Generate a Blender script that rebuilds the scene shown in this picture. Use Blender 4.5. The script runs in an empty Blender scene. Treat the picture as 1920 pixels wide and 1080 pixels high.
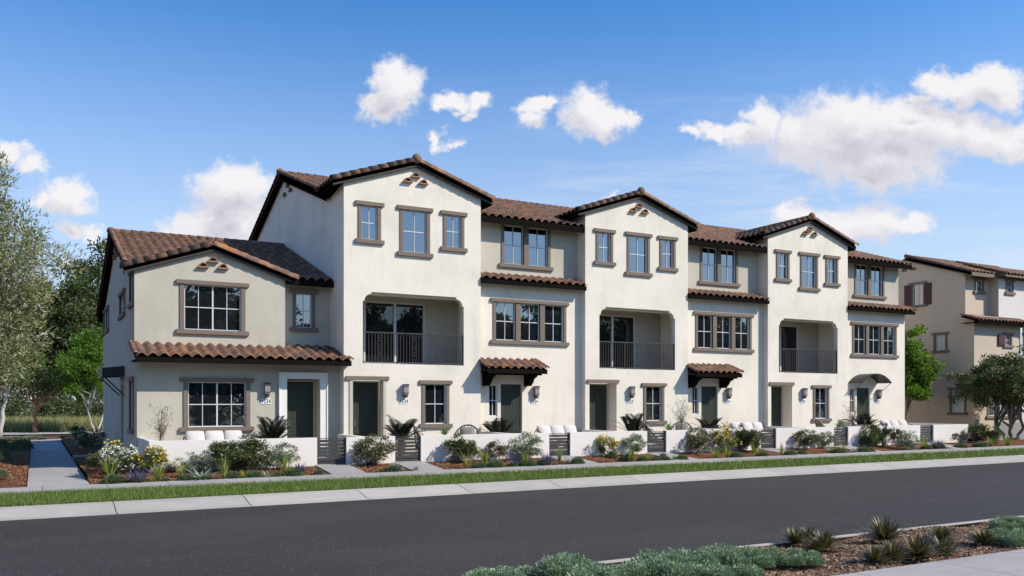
import bpy, bmesh, math, random
import numpy as np
from mathutils import Vector, Matrix
from mathutils.geometry import tessellate_polygon

scene = bpy.context.scene
COL = scene.collection
R = math.radians

# ---------------------------------------------------------------- camera, sky, sun, exposure
EYE = 2.05
cam = bpy.data.cameras.new('camera'); camo = bpy.data.objects.new('camera', cam); COL.objects.link(camo)
camo.location = (0, 0, EYE); camo.rotation_euler = (R(90), 0, -R(28.9))
cam.sensor_width = 36; cam.lens = 30.41; cam.shift_y = 0.1104; cam.clip_start = 0.1; cam.clip_end = 3000
scene.camera = camo
scene.render.resolution_x = 1024; scene.render.resolution_y = 576

SUN = Vector((1.12, -1.0, 1.22)).normalized()
SUN_EL = math.asin(SUN.z); SUN_AZ = math.atan2(SUN.x, SUN.y)
sl = bpy.data.lights.new('sun', 'SUN'); sl.energy = 5.0; sl.angle = R(0.5); sl.color = (1.0, 0.915, 0.785)
so = bpy.data.objects.new('sun', sl); COL.objects.link(so)
so.rotation_euler = (-SUN).to_track_quat('-Z', 'Y').to_euler()
scene.view_settings.view_transform = 'Standard'; scene.view_settings.look = 'None'
scene.view_settings.gamma = 1; scene.view_settings.use_curve_mapping = False
scene.view_settings.exposure = 0.15

world = bpy.data.worlds.new('World'); scene.world = world; world.use_nodes = True
WT = world.node_tree; WT.nodes.clear()
SKY_STRENGTH = 0.097

def nd(t, typ, **kw):
    n = t.nodes.new(typ)
    for k, v in kw.items():
        if k.startswith('i_'):
            key = k[2:]
            n.inputs[int(key) if key.isdigit() else key].default_value = v
        else: setattr(n, k, v)
    return n

def mth(t, op, a, b=None, c=None, clamp=False):
    n = t.nodes.new('ShaderNodeMath'); n.operation = op; n.use_clamp = clamp
    for i, x in enumerate((a, b, c)):
        if x is None: continue
        if isinstance(x, (int, float)): n.inputs[i].default_value = x
        else: t.links.new(x, n.inputs[i])
    return n.outputs[0]

def vmt(t, op, a, b=None):
    n = t.nodes.new('ShaderNodeVectorMath'); n.operation = op
    for i, x in enumerate((a, b)):
        if x is None: continue
        if isinstance(x, (tuple, list, Vector)): n.inputs[i].default_value = x
        else: t.links.new(x, n.inputs[i])
    return n.outputs['Value'] if op in ('DOT_PRODUCT', 'LENGTH') else n.outputs[0]

def mixc(t, fac, a, b, bt='MIX'):
    n = t.nodes.new('ShaderNodeMix'); n.data_type = 'RGBA'; n.blend_type = bt
    for i, x in ((0, fac), (6, a), (7, b)):
        if isinstance(x, (int, float)): n.inputs[i].default_value = x
        elif isinstance(x, (tuple, list)): n.inputs[i].default_value = (*x[:3], 1)
        else: t.links.new(x, n.inputs[i])
    return n.outputs[2]

def smooth(t, x, a, b, clamp=True):
    n = t.nodes.new('ShaderNodeMapRange'); n.interpolation_type = 'SMOOTHSTEP'
    t.links.new(x, n.inputs[0]); n.inputs[1].default_value = a; n.inputs[2].default_value = b
    return n.outputs[0]

# clouds: ellipses in the tangent plane of the north-eastern sky, (centre_x, centre_y, radius_x, radius_y) in 1/1000 of the focal length
BL = [(-586,285,24,13),(-560,270,22,12),(-547,234,14,12),(-515,237,26,17),(-505,226,15,10),(-512,199,19,9),(-487,196,18,9),
 (-515,155,12,12),(-499,144,20,8),(-327,242,36,26),(-315,250,25,20),(-333,222,34,20),(-345,196,50,22),(-308,200,30,22),(-376,190,26,10),
 (-136,362,24,30),(-163,343,18,16),(-148,337,22,14),(-123,346,12,12),(-68,346,28,12),(-83,337,14,9),(-43,346,16,11),(-55,331,12,9),
 (-85,300,9,11),(-68,296,13,8),(25,337,22,11),(22,322,16,10),(36,343,16,9),(83,337,25,25),(102,325,28,18),(129,331,19,12),(142,334,12,7),
 (206,306,22,8),(234,312,28,11),(271,309,37,12),(290,325,16,17),(327,316,26,15),(395,316,70,36),(370,298,62,34),(425,285,74,34),
 (456,316,74,28),(419,262,36,14),(506,316,50,21),(549,306,37,20),(576,300,20,24),(490,371,19,15),(524,359,37,15),(558,368,31,17),
 (567,355,25,18),(469,349,25,9),(333,217,28,13),(370,205,43,18),(419,210,28,17),(456,207,31,11),(395,192,50,12),(117,240,15,6),(98,235,12,5),
 (-350,210,34,16),(-318,222,30,22)]
cg = bpy.data.node_groups.new('cloud_density', 'ShaderNodeTree')
cg.interface.new_socket('P', in_out='INPUT', socket_type='NodeSocketVector')
cg.interface.new_socket('D', in_out='OUTPUT', socket_type='NodeSocketFloat')
cg.interface.new_socket('S', in_out='OUTPUT', socket_type='NodeSocketFloat')
gi = cg.nodes.new('NodeGroupInput'); go = cg.nodes.new('NodeGroupOutput')
nz = nd(cg, 'ShaderNodeTexNoise', i_Scale=22.0, i_Detail=7.0, i_Roughness=0.62); cg.links.new(gi.outputs[0], nz.inputs['Vector'])
off = vmt(cg, 'MULTIPLY', vmt(cg, 'SUBTRACT', nz.outputs['Color'], (.5, .5, .5)), (.064, .054, 0))
pd = vmt(cg, 'ADD', gi.outputs[0], off)
acc = None
for (cx, cy, rx, ry) in BL:
    q = vmt(cg, 'MULTIPLY', vmt(cg, 'SUBTRACT', pd, (cx/1000, cy/1000, 0)), (1000/(rx*1.33), 1000/(ry*1.33), 0))
    v = mth(cg, 'SUBTRACT', (1.0 if ry > 12.5 else .80 if ry > 8.5 else .58 if ry > 6.5 else .40), vmt(cg, 'LENGTH', q))
    acc = v if acc is None else mth(cg, 'SMOOTH_MAX', acc, v, 0.25)
nz2 = nd(cg, 'ShaderNodeTexNoise', i_Scale=55.0, i_Detail=6.0, i_Roughness=0.6); cg.links.new(gi.outputs[0], nz2.inputs['Vector'])
cg.links.new(acc, go.inputs[1])
acc = mth(cg, 'ADD', acc, mth(cg, 'MULTIPLY', mth(cg, 'SUBTRACT', nz2.outputs[0], 0.5), 0.95))
cg.links.new(acc, go.inputs[0])

sky = nd(WT, 'ShaderNodeTexSky', sky_type='NISHITA', sun_disc=False, sun_elevation=SUN_EL, sun_rotation=SUN_AZ,
         air_density=1.0, dust_density=0.6, ozone_density=3.0, altitude=0)
tc = WT.nodes.new('ShaderNodeTexCoord')
a0 = R(28.9)
FW = (math.sin(a0), math.cos(a0), 0); RT = (math.cos(a0), -math.sin(a0), 0)
dirv = vmt(WT, 'NORMALIZE', tc.outputs['Generated'])
f_ = vmt(WT, 'DOT_PRODUCT', dirv, FW); r_ = vmt(WT, 'DOT_PRODUCT', dirv, RT)
sep = WT.nodes.new('ShaderNodeSeparateXYZ'); WT.links.new(dirv, sep.inputs[0]); zc = sep.outputs[2]
fs = mth(WT, 'MAXIMUM', f_, 0.05)
cmb = WT.nodes.new('ShaderNodeCombineXYZ')
WT.links.new(mth(WT, 'DIVIDE', r_, fs), cmb.inputs[0]); WT.links.new(mth(WT, 'DIVIDE', zc, fs), cmb.inputs[1])
def grp(v):
    g = WT.nodes.new('ShaderNodeGroup'); g.node_tree = cg; WT.links.new(v, g.inputs[0]); return g.outputs
g0 = grp(cmb.outputs[0]); g1_ = grp(vmt(WT, 'ADD', cmb.outputs[0], (.010, .026, 0))); d0 = g0[0]; d1 = g1_[0]
front = smooth(WT, f_, 0.25, 0.4)
alpha = mth(WT, 'MULTIPLY', smooth(WT, d0, -0.16, 0.46), front)
shade = smooth(WT, mth(WT, 'ADD', mth(WT, 'SUBTRACT', g0[1], g1_[1]), mth(WT, 'MULTIPLY', mth(WT, 'SUBTRACT', d0, d1), .35)), -0.55, 1.0)
thick = smooth(WT, d0, 0.35, 1.0)
# the rest of the sky: scattered fair-weather cloud
sc = vmt(WT, 'MULTIPLY', dirv, (3.2, 3.2, 8.0))
ng = nd(WT, 'ShaderNodeTexNoise', i_Scale=1.0, i_Detail=8.0, i_Roughness=0.58); WT.links.new(sc, ng.inputs['Vector'])
low = mth(WT, 'SUBTRACT', 1.0, smooth(WT, zc, 0.3, 0.6))
ag = mth(WT, 'MULTIPLY', mth(WT, 'MULTIPLY', smooth(WT, ng.outputs[0], 0.60, 0.72), low), mth(WT, 'SUBTRACT', 1.0, front))
# thin cirrus
sc2 = vmt(WT, 'MULTIPLY', cmb.outputs[0], (2.6, 17.0, 1.0))
rot = nd(WT, 'ShaderNodeVectorRotate', rotation_type='Z_AXIS', i_Angle=0.12); WT.links.new(sc2, rot.inputs['Vector'])
nc = nd(WT, 'ShaderNodeTexNoise', i_Scale=1.6, i_Detail=7.0, i_Roughness=0.66, i_Distortion=0.6); WT.links.new(rot.outputs[0], nc.inputs['Vector'])
sx = WT.nodes.new('ShaderNodeSeparateXYZ'); WT.links.new(cmb.outputs[0], sx.inputs[0])
ac = mth(WT, 'MULTIPLY', mth(WT, 'MULTIPLY', smooth(WT, nc.outputs[0], 0.42, 0.76), 0.55), front)
ac = mth(WT, 'MULTIPLY', ac, mth(WT, 'MULTIPLY', smooth(WT, sx.outputs[0], -0.25, 0.35), mth(WT, 'SUBTRACT', 1.0, smooth(WT, sx.outputs[1], 0.22, 0.42))))
cwhite = (8.5, 8.35, 8.55); cgrey = (4.5, 4.5, 5.6)
skc = mixc(WT, 1.0, sky.outputs[0], (0.52, 1.24, 1.82), 'MULTIPLY')
hz = mth(WT, 'MULTIPLY', smooth(WT, mth(WT, 'MULTIPLY', zc, -1.0), -.46, .02), 0.85)
skc = mixc(WT, hz, skc, (7.3, 7.8, 8.2))
ccol = mixc(WT, mth(WT, 'SUBTRACT', 1.0, mth(WT, 'MULTIPLY', mth(WT, 'SUBTRACT', 1.0, shade), mth(WT, 'ADD', 0.45, mth(WT, 'MULTIPLY', thick, 0.55)))), cgrey, cwhite)
c1 = mixc(WT, ac, skc, (7.6, 7.9, 8.6))
c2 = mixc(WT, alpha, c1, ccol)
c3 = mixc(WT, ag, c2, (7.4, 7.4, 7.9))
bg = nd(WT, 'ShaderNodeBackground', i_Strength=SKY_STRENGTH); WT.links.new(c3, bg.inputs[0])
wo = WT.nodes.new('ShaderNodeOutputWorld'); WT.links.new(bg.outputs[0], wo.inputs[0])

# ---------------------------------------------------------------- materials
def base_mat(name, rough=0.8, spec=0.3):
    m = bpy.data.materials.new(name); m.use_nodes = True
    t = m.node_tree; p = t.nodes['Principled BSDF']
    p.inputs['Roughness'].default_value = rough; p.inputs['Specular IOR Level'].default_value = spec
    return m, t, p

def geo_pos(t): return t.nodes.new('ShaderNodeNewGeometry').outputs['Position']

def noise(t, vec, scale, detail=4, rough=.55):
    n = nd(t, 'ShaderNodeTexNoise', i_Scale=scale, i_Detail=detail, i_Roughness=rough)
    t.links.new(vec, n.inputs['Vector']); return n.outputs[0]

def bump(t, p, h, strength, dist):
    b = nd(t, 'ShaderNodeBump', i_Strength=strength, i_Distance=dist); t.links.new(h, b.inputs['Height'])
    t.links.new(b.outputs[0], p.inputs['Normal'])

def mat_plain(name, col, rough=.7, spec=.3, metal=0, var=0.0, scale=3.0, bstr=0, bscale=60, bdist=.003):
    m, t, p = base_mat(name, rough, spec); p.inputs['Metallic'].default_value = metal
    p.inputs['Base Color'].default_value = (*col, 1)
    if var or bstr:
        g = geo_pos(t)
        if var:
            n = noise(t, g, scale, 5)
            c = mixc(t, n, [x*(1-var) for x in col], [x*(1+var) for x in col]); t.links.new(c, p.inputs['Base Color'])
        if bstr: bump(t, p, noise(t, g, bscale, 4), bstr, bdist)
    return m

def mat_stucco(name, col, stain=.07):
    m, t, p = base_mat(name, .93, .15)
    g = geo_pos(t)
    n1 = noise(t, g, 0.55, 6, .62); n2 = noise(t, g, 3.2, 5, .6)
    st = vmt(t, 'MULTIPLY', g, (2.2, 2.2, .35)); n3 = noise(t, st, 1.3, 5, .6)
    f = mth(t, 'ADD', mth(t, 'ADD', mth(t, 'MULTIPLY', smooth(t, n1, .38, .68), .5), mth(t, 'MULTIPLY', n2, .35)), mth(t, 'MULTIPLY', smooth(t, n3, .5, .75), .3))
    dark = [col[0]*(1-stain*1.4), col[1]*(1-stain*1.35), col[2]*(1-stain*1.6)]
    c = mixc(t, f, [min(.9, x*1.03) for x in col], dark); t.links.new(c, p.inputs['Base Color'])
    h = mth(t, 'ADD', mth(t, 'MULTIPLY', noise(t, g, 55, 4), 1.0), mth(t, 'MULTIPLY', noise(t, g, 9, 3), .9))
    bump(t, p, h, .45, .012)
    return m

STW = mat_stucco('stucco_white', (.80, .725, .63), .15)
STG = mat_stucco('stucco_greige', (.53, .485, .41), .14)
STF = mat_stucco('stucco_patio_wall', (.76, .705, .665), .05)
STN = mat_stucco('stucco_tan', (.57, .465, .365), .08)
STP = mat_stucco('stucco_pale', (.68, .63, .60), .06)
TRIM = mat_plain('taupe_trim', (.195, .152, .120), .75, .2, var=.12, scale=8, bstr=.2)
DARK = mat_plain('dark_brown_wood', (.012, .0095, .0085), .85, .0, var=.25, scale=12, bstr=.3, bscale=40)
FASC = mat_plain('dark_rake_board', (.055, .050, .046), .7, .25, var=.2, scale=7)
VINYL = mat_plain('white_window_frame', (.63, .63, .64), .4, .4)
BLACK = mat_plain('black_metal', (.018, .017, .017), .45, .5)
BRONZE = mat_plain('dark_bronze_metal', (.045, .038, .036), .45, .5)
GATE = mat_plain('charcoal_metal', (.050, .047, .046), .5, .4, var=.15, scale=5)
DOORM = mat_plain('dark_green_door_paint', (.034, .040, .028), .45, .4, var=.06)
BEIGE = mat_plain('beige_door_jamb', (.50, .46, .38), .7)
SILV = mat_plain('satin_nickel', (.6, .58, .55), .3, .5, metal=1)
LAMPG = mat_plain('mauve_lamp_glass', (.30, .25, .25), .35, .5)
PLAQ = mat_plain('white_plaque', (.82, .82, .82), .5)
INK = mat_plain('dark_grey_numerals', (.05, .05, .055), .5)
SHUT = mat_plain('maroon_shutter', (.085, .035, .034), .6, .3, var=.15, scale=20)
CUSH = mat_plain('white_cushion_fabric', (.60, .545, .52), .9, .1, var=.03, scale=20, bstr=.2, bscale=200)
PILL = mat_plain('taupe_pillow_fabric', (.30, .26, .23), .95, .1, var=.1, scale=30, bstr=.3, bscale=150)
RATT = mat_plain('grey_rattan', (.11, .085, .07), .7, .2, var=.2, scale=40)
POT = mat_plain('white_ceramic_pot', (.66, .64, .62), .5, .4)
POTD = mat_plain('dark_clay_pot', (.12, .10, .09), .7)
SOIL = mat_plain('soil', (.06, .04, .03), .95, .1)
CURT = mat_plain('white_blind', (.62, .60, .58), .8)
BARK = mat_plain('grey_bark', (.20, .17, .145), .9, .1, var=.35, scale=14, bstr=.8, bscale=30, bdist=.01)
BARKW = mat_plain('pale_bark', (.42, .40, .37), .9, .1, var=.3, scale=9, bstr=.6, bscale=25, bdist=.01)
BARKR = mat_plain('red_brown_bark', (.33, .15, .10), .85, .15, var=.3, scale=9, bstr=.6, bscale=25, bdist=.01)
HEDGEC = mat_plain('clay_vent', (.30, .17, .10), .8, .2, var=.3, scale=20)

def mat_glass(name, refl=.40, tint=(.012, .015, .02)):
    m = bpy.data.materials.new(name); m.use_nodes = True; t = m.node_tree; t.nodes.clear()
    o = t.nodes.new('ShaderNodeOutputMaterial'); mx = t.nodes.new('ShaderNodeMixShader')
    d = nd(t, 'ShaderNodeBsdfDiffuse', i_Color=(*tint, 1)); g = nd(t, 'ShaderNodeBsdfAnisotropic' if False else 'ShaderNodeBsdfGlossy', i_Roughness=.0)
    g.inputs['Color'].default_value = (.92, .95, 1, 1)
    b = nd(t, 'ShaderNodeBump', i_Strength=.05, i_Distance=.05); t.links.new(noise(t, geo_pos(t), 1.3, 2), b.inputs['Height']); t.links.new(b.outputs[0], g.inputs['Normal'])
    fr = nd(t, 'ShaderNodeFresnel', i_IOR=1.5)
    f = mth(t, 'ADD', mth(t, 'MULTIPLY', fr.outputs[0], 1.0), refl, clamp=True)
    t.links.new(f, mx.inputs[0]); t.links.new(d.outputs[0], mx.inputs[1]); t.links.new(g.outputs[0], mx.inputs[2]); t.links.new(mx.outputs[0], o.inputs[0])
    return m
GLASS = mat_glass('window_glass', .26)
GLASSD = mat_glass('slider_glass', .05)

def mat_tile():
    m, t, p = base_mat('clay_barrel_tile', .78, .25)
    g = t.nodes.new('ShaderNodeNewGeometry'); oi = t.nodes.new('ShaderNodeObjectInfo')
    r = mth(t, 'FRACT', mth(t, 'ADD', g.outputs['Random Per Island'], oi.outputs['Random']))
    cr = t.nodes.new('ShaderNodeValToRGB'); t.links.new(r, cr.inputs[0])
    e = cr.color_ramp; e.elements[0].color = (.20, .085, .045, 1); e.elements[1].color = (.34, .16, .075, 1); e.elements[1].position = 1
    for pos, c in ((.18, (.13, .085, .065)), (.34, (.30, .125, .06)), (.5, (.15, .10, .08)), (.64, (.36, .15, .065)), (.8, (.19, .12, .09))):
        x = e.elements.new(pos); x.color = (*c, 1)
    n = noise(t, g.outputs['Position'], 3.4, 5, .62); n2 = noise(t, g.outputs['Position'], 11, 4, .6)
    c = mixc(t, smooth(t, n, .44, .60), cr.outputs[0], (.115, .078, .062))
    c = mixc(t, mth(t, 'MULTIPLY', smooth(t, n2, .53, .68), .5), c, (.38, .19, .095))
    n3 = noise(t, g.outputs['Position'], 26, 4, .6)
    c = mixc(t, mth(t, 'MULTIPLY', smooth(t, n3, .5, .8), .35), c, (.24, .20, .17))
    t.links.new(c, p.inputs['Base Color']); bump(t, p, noise(t, g.outputs['Position'], 70, 3), .35, .004)
    return m
TILE = mat_tile()

def mat_leaf(name, cols, trans=.3, rough=.55, spec=.3):
    m = bpy.data.materials.new(name); m.use_nodes = True; t = m.node_tree; p = t.nodes['Principled BSDF']; o = t.nodes['Material Output']
    p.inputs['Roughness'].default_value = rough; p.inputs['Specular IOR Level'].default_value = spec
    g = t.nodes.new('ShaderNodeNewGeometry'); cr = t.nodes.new('ShaderNodeValToRGB')
    t.links.new(g.outputs['Random Per Island'], cr.inputs[0])
    e = cr.color_ramp; e.elements[0].color = (*cols[0], 1); e.elements[1].color = (*cols[-1], 1)
    for i in range(1, len(cols)-1):
        x = e.elements.new(i/(len(cols)-1)); x.color = (*cols[i], 1)
    t.links.new(cr.outputs[0], p.inputs['Base Color'])
    if trans:
        tr = t.nodes.new('ShaderNodeBsdfTranslucent'); mx = nd(t, 'ShaderNodeMixShader', i_0=trans)
        t.links.new(mixc(t, 1.0, cr.outputs[0], (1.25, 1.35, .7), 'MULTIPLY'), tr.inputs[0])
        t.links.new(p.outputs[0], mx.inputs[1]); t.links.new(tr.outputs[0], mx.inputs[2]); t.links.new(mx.outputs[0], o.inputs[0])
    return m
L_OLIVE = mat_leaf('olive_leaf', [(.125, .135, .045), (.225, .225, .10), (.36, .35, .21), (.15, .165, .06)], .2, .5, .4)
L_BRIGHT = mat_leaf('bright_green_leaf', [(.075, .15, .018), (.15, .27, .035), (.055, .11, .015), (.23, .36, .06)], .4)
L_DARKT = mat_leaf('dark_tree_leaf', [(.045, .068, .02), (.09, .115, .035), (.032, .052, .016), (.13, .15, .055)], .25)
L_MID = mat_leaf('mid_green_leaf', [(.06, .10, .025), (.10, .15, .04), (.145, .17, .05), (.05, .085, .025)], .3)
L_SHRUB = mat_leaf('shrub_leaf', [(.06, .09, .025), (.125, .155, .055), (.045, .07, .022), (.19, .21, .10)], .2, .45, .5)
L_OLSH = mat_leaf('olive_green_shrub_leaf', [(.10, .11, .042), (.18, .175, .08), (.075, .085, .035), (.23, .215, .12)], .2)
L_REDSH = mat_leaf('reddish_shrub_leaf', [(.12, .07, .035), (.09, .09, .03), (.16, .09, .05), (.06, .06, .02)], .2)
L_PALE = mat_leaf('pale_shrub_leaf', [(.11, .155, .08), (.21, .255, .16), (.38, .41, .33), (.075, .11, .055)], .2)
L_SILV = mat_leaf('silver_blade', [(.28, .34, .27), (.42, .48, .40), (.20, .27, .20), (.5, .54, .46)], .15)
L_FLAX = mat_leaf('yellow_green_blade', [(.22, .27, .04), (.36, .38, .08), (.15, .20, .03), (.42, .42, .14)], .3)
L_LIME = mat_leaf('lime_blade', [(.12, .26, .03), (.20, .36, .05), (.10, .2, .02)], .3)
L_SAGE = mat_leaf('sage_leaf', [(.10, .15, .07), (.17, .225, .12), (.07, .11, .05), (.24, .28, .16)], .2)
L_LAV = mat_leaf('lavender_leaf', [(.14, .145, .16), (.10, .12, .12), (.20, .20, .23), (.08, .10, .08)], .15)
L_PURP = mat_leaf('purple_flower', [(.10, .06, .22), (.16, .10, .32), (.08, .05, .16)], .1)
L_WHITE = mat_leaf('white_flower', [(.72, .72, .72), (.82, .82, .80), (.6, .6, .62)], .15)
L_YEL = mat_leaf('yellow_flower', [(.72, .50, .05), (.82, .62, .10), (.62, .40, .03)], .15)
L_RED = mat_leaf('red_flower', [(.48, .05, .05), (.36, .03, .04)], .1)
L_BROWN = mat_leaf('brown_grass_blade', [(.16, .12, .05), (.12, .12, .04), (.22, .16, .08)], .2)
L_COVER = mat_leaf('silver_green_sprig', [(.16, .25, .14), (.31, .42, .27), (.10, .165, .085), (.52, .62, .47)], .15, .5, .4)
L_YUC = mat_leaf('brown_green_spike', [(.075, .065, .02), (.14, .115, .045), (.045, .045, .015), (.34, .28, .16)], .1, .5, .4)
L_PALM = mat_leaf('black_green_frond', [(.007, .010, .006), (.012, .017, .009), (.02, .023, .013)], .05, .4, .5)
L_POTG = mat_leaf('fresh_green_leaf', [(.08, .15, .05), (.16, .26, .10), (.25, .36, .2)], .3)
L_TWIG = mat_leaf('dry_olive_leaf', [(.16, .13, .07), (.24, .21, .13), (.10, .09, .05)], .1)
L_TWIGW = mat_leaf('pale_olive_leaf', [(.45, .42, .34), (.6, .58, .5), (.3, .28, .2)], .15)
L_GRASS = mat_leaf('lawn_blade', [(.115, .175, .026), (.20, .26, .05), (.07, .12, .02), (.28, .31, .10)], .3, .5, .3)
L_MEAD = mat_leaf('meadow_blade', [(.28, .28, .10), (.42, .37, .18), (.18, .24, .07), (.40, .28, .2)], .3)

def mat_asphalt():
    m, t, p = base_mat('asphalt', .85, .25); g = geo_pos(t)
    n = noise(t, g, 0.35, 5, .6); n2 = noise(t, g, 110, 3, .7)
    vo = nd(t, 'ShaderNodeTexVoronoi', i_Scale=75.0); t.links.new(g, vo.inputs['Vector'])
    pt = noise(t, vmt(t, 'MULTIPLY', g, (.12, .5, 1)), 1.0, 4)
    c = mixc(t, n, (.032, .028, .026), (.045, .0395, .0365)); c = mixc(t, smooth(t, pt, .45, .62), c, mixc(t, 1.0, c, (1.22, 1.2, 1.2), 'MULTIPLY'))
    c = mixc(t, smooth(t, n2, .52, .75), c, (.105, .098, .098))
    c = mixc(t, smooth(t, n2, .46, .30), c, (.022, .021, .022))
    wn = nd(t, 'ShaderNodeTexWhiteNoise'); t.links.new(vo.outputs['Position'], wn.inputs['Vector'])
    c = mixc(t, mth(t, 'GREATER_THAN', wn.outputs[0], .992), c, (.22, .21, .20))
    t.links.new(c, p.inputs['Base Color']); bump(t, p, mth(t, 'ADD', n2, vo.outputs[0]), .8, .006)
    return m
ASPH = mat_asphalt()
def mat_conc(name, col, streak=True):
    m, t, p = base_mat(name, .88, .25); g = geo_pos(t); oi = t.nodes.new('ShaderNodeObjectInfo')
    n = noise(t, g, 1.1, 6, .62)
    st = vmt(t, 'MULTIPLY', g, (.5, 5.0, 1)); n2 = noise(t, st, 2.0, 5, .6); n3 = noise(t, g, 90, 3, .6)
    f = mth(t, 'ADD', mth(t, 'MULTIPLY', n, .5), mth(t, 'MULTIPLY', n2, .5))
    f = mth(t, 'ADD', f, mth(t, 'MULTIPLY', mth(t, 'SUBTRACT', oi.outputs['Random'], .5), .22))
    c = mixc(t, smooth(t, f, .30, .70), [x*.86 for x in col], [x*1.10 for x in col])
    c = mixc(t, mth(t, 'MULTIPLY', smooth(t, n3, .55, .8), .3), c, [x*.7 for x in col])
    t.links.new(c, p.inputs['Base Color']); bump(t, p, mth(t, 'ADD', n3, n2), .25, .004)
    return m
CONC = mat_conc('sidewalk_concrete', (.345, .318, .305))
KERBM = mat_conc('kerb_concrete', (.41, .37, .33))
JOINT = mat_plain('joint_gap', (.10, .09, .085), .95)
def mat_mulch(name, cols):
    m, t, p = base_mat(name, .95, .1); g = geo_pos(t)
    vo = nd(t, 'ShaderNodeTexVoronoi', i_Scale=34.0); t.links.new(vmt(t, 'MULTIPLY', g, (1, 1.6, 1)), vo.inputs['Vector'])
    wn = nd(t, 'ShaderNodeTexWhiteNoise'); t.links.new(vo.outputs['Position'], wn.inputs['Vector'])
    cr = t.nodes.new('ShaderNodeValToRGB'); t.links.new(wn.outputs[0], cr.inputs[0]); e = cr.color_ramp
    e.elements[0].color = (*cols[0], 1); e.elements[1].color = (*cols[-1], 1)
    for i in range(1, len(cols)-1): x = e.elements.new(i/(len(cols)-1)); x.color = (*cols[i], 1)
    c = mixc(t, smooth(t, noise(t, g, 1.2, 4), .35, .7), cr.outputs[0], mixc(t, 1.0, cr.outputs[0], (.7, .7, .7), 'MULTIPLY'))
    t.links.new(c, p.inputs['Base Color']); bump(t, p, mth(t, 'ADD', vo.outputs[0], noise(t, g, 60, 3)), 1.0, .02)
    return m
MULCH = mat_mulch('red_bark_mulch', [(.10, .038, .02), (.22, .085, .04), (.30, .13, .06), (.06, .03, .018), (.36, .20, .11)])
MULCHN = mat_mulch('brown_bark_mulch', [(.09, .045, .03), (.22, .115, .07), (.34, .19, .12), (.06, .033, .022), (.42, .27, .18)])
CHIP = mat_leaf('mulch_chip', [(.10, .04, .02), (.24, .10, .05), (.34, .17, .09), (.42, .26, .15)], 0, .9, .1)
CHIPN = mat_leaf('brown_mulch_chip', [(.07, .04, .025), (.21, .125, .08), (.35, .22, .14), (.5, .37, .27)], 0, .9, .1)
LAWNM = mat_plain('lawn_soil', (.055, .095, .02), .95, .1, var=.35, scale=3, bstr=.8, bscale=80, bdist=.02)
DIRT = mat_plain('dry_ground', (.13, .12, .07), .95, .1, var=.3, scale=1.5)

# ---------------------------------------------------------------- mesh helpers
def wloc(o):
    v = Vector((0, 0, 0))
    while o is not None: v = v + o.location; o = o.parent
    return v

def link(name, me, mat=None, parent=None, loc=(0, 0, 0)):
    o = bpy.data.objects.new(name, me); COL.objects.link(o)
    if mat is not None and me is not None and not me.materials: me.materials.append(mat)
    o.parent = parent; o.location = loc
    return o

class MB:
    def __init__(s, mp=None): s.v = []; s.f = []; s.mp = mp
    def add(s, vs, fs):
        n = len(s.v)
        if s.mp: vs = [s.mp(*p) for p in vs]
        s.v += [tuple(p) for p in vs]; s.f += [tuple(i+n for i in f) for f in fs]; return s
    def box(s, x0, x1, y0, y1, z0, z1):
        return s.add([(x0,y0,z0),(x1,y0,z0),(x1,y1,z0),(x0,y1,z0),(x0,y0,z1),(x1,y0,z1),(x1,y1,z1),(x0,y1,z1)],
                     [(0,3,2,1),(4,5,6,7),(0,1,5,4),(1,2,6,5),(2,3,7,6),(3,0,4,7)])
    def slab(s, quad, off):            # quad of 4 points, thickened by vector off
        q = [Vector(p) for p in quad]; o = Vector(off)
        return s.add([*q, *[p+o for p in q]], [(0,1,2,3),(7,6,5,4),(0,4,5,1),(1,5,6,2),(2,6,7,3),(3,7,4,0)])
    def tube(s, pts, rad, n=8, caps=True):
        pts = [Vector(p) for p in pts]; rad = rad if isinstance(rad, (list, tuple)) else [rad]*len(pts)
        vs = []; prev = None
        for i, p in enumerate(pts):
            d = (pts[min(i+1, len(pts)-1)] - pts[max(i-1, 0)]).normalized()
            a = Vector((0, 0, 1)) if abs(d.z) < .9 else Vector((1, 0, 0))
            if prev is not None: a = prev
            u = (a - d*a.dot(d)).normalized(); w = d.cross(u); prev = u
            for k in range(n):
                an = 2*math.pi*k/n; vs.append(p + (u*math.cos(an) + w*math.sin(an))*rad[i])
        fs = [(i*n+k, i*n+(k+1) % n, (i+1)*n+(k+1) % n, (i+1)*n+k) for i in range(len(pts)-1) for k in range(n)]
        if caps: fs += [tuple(range(n-1, -1, -1)), tuple((len(pts)-1)*n+k for k in range(n))]
        return s.add(vs, fs)
    def mesh(s, name='mesh', off=Vector((0, 0, 0)), smooth=False, recalc=True):
        me = bpy.data.meshes.new(name)
        me.from_pydata([(a-off[0], b-off[1], c-off[2]) for a, b, c in s.v], [], s.f)
        if recalc:
            bm = bmesh.new(); bm.from_mesh(me); bmesh.ops.recalc_face_normals(bm, faces=bm.faces); bm.to_mesh(me); bm.free()
        if smooth: me.polygons.foreach_set('use_smooth', [True]*len(me.polygons))
        me.update(); return me
    def build(s, name, mat, parent=None, smooth=False, kind=None):
        me = s.mesh(name, wloc(parent) if parent else Vector((0, 0, 0)), smooth)
        o = link(name, me, mat, parent)
        if kind: o['kind'] = kind
        return o

def thing(name, label, cat, loc, group=None):
    o = bpy.data.objects.new(name, None); COL.objects.link(o); o.location = loc; o.empty_display_size = .2
    o['label'] = label; o['category'] = cat
    if group: o['group'] = group
    return o
def tag(o, label, cat, group=None):
    o['label'] = label; o['category'] = cat
    if group: o['group'] = group
    return o

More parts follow.
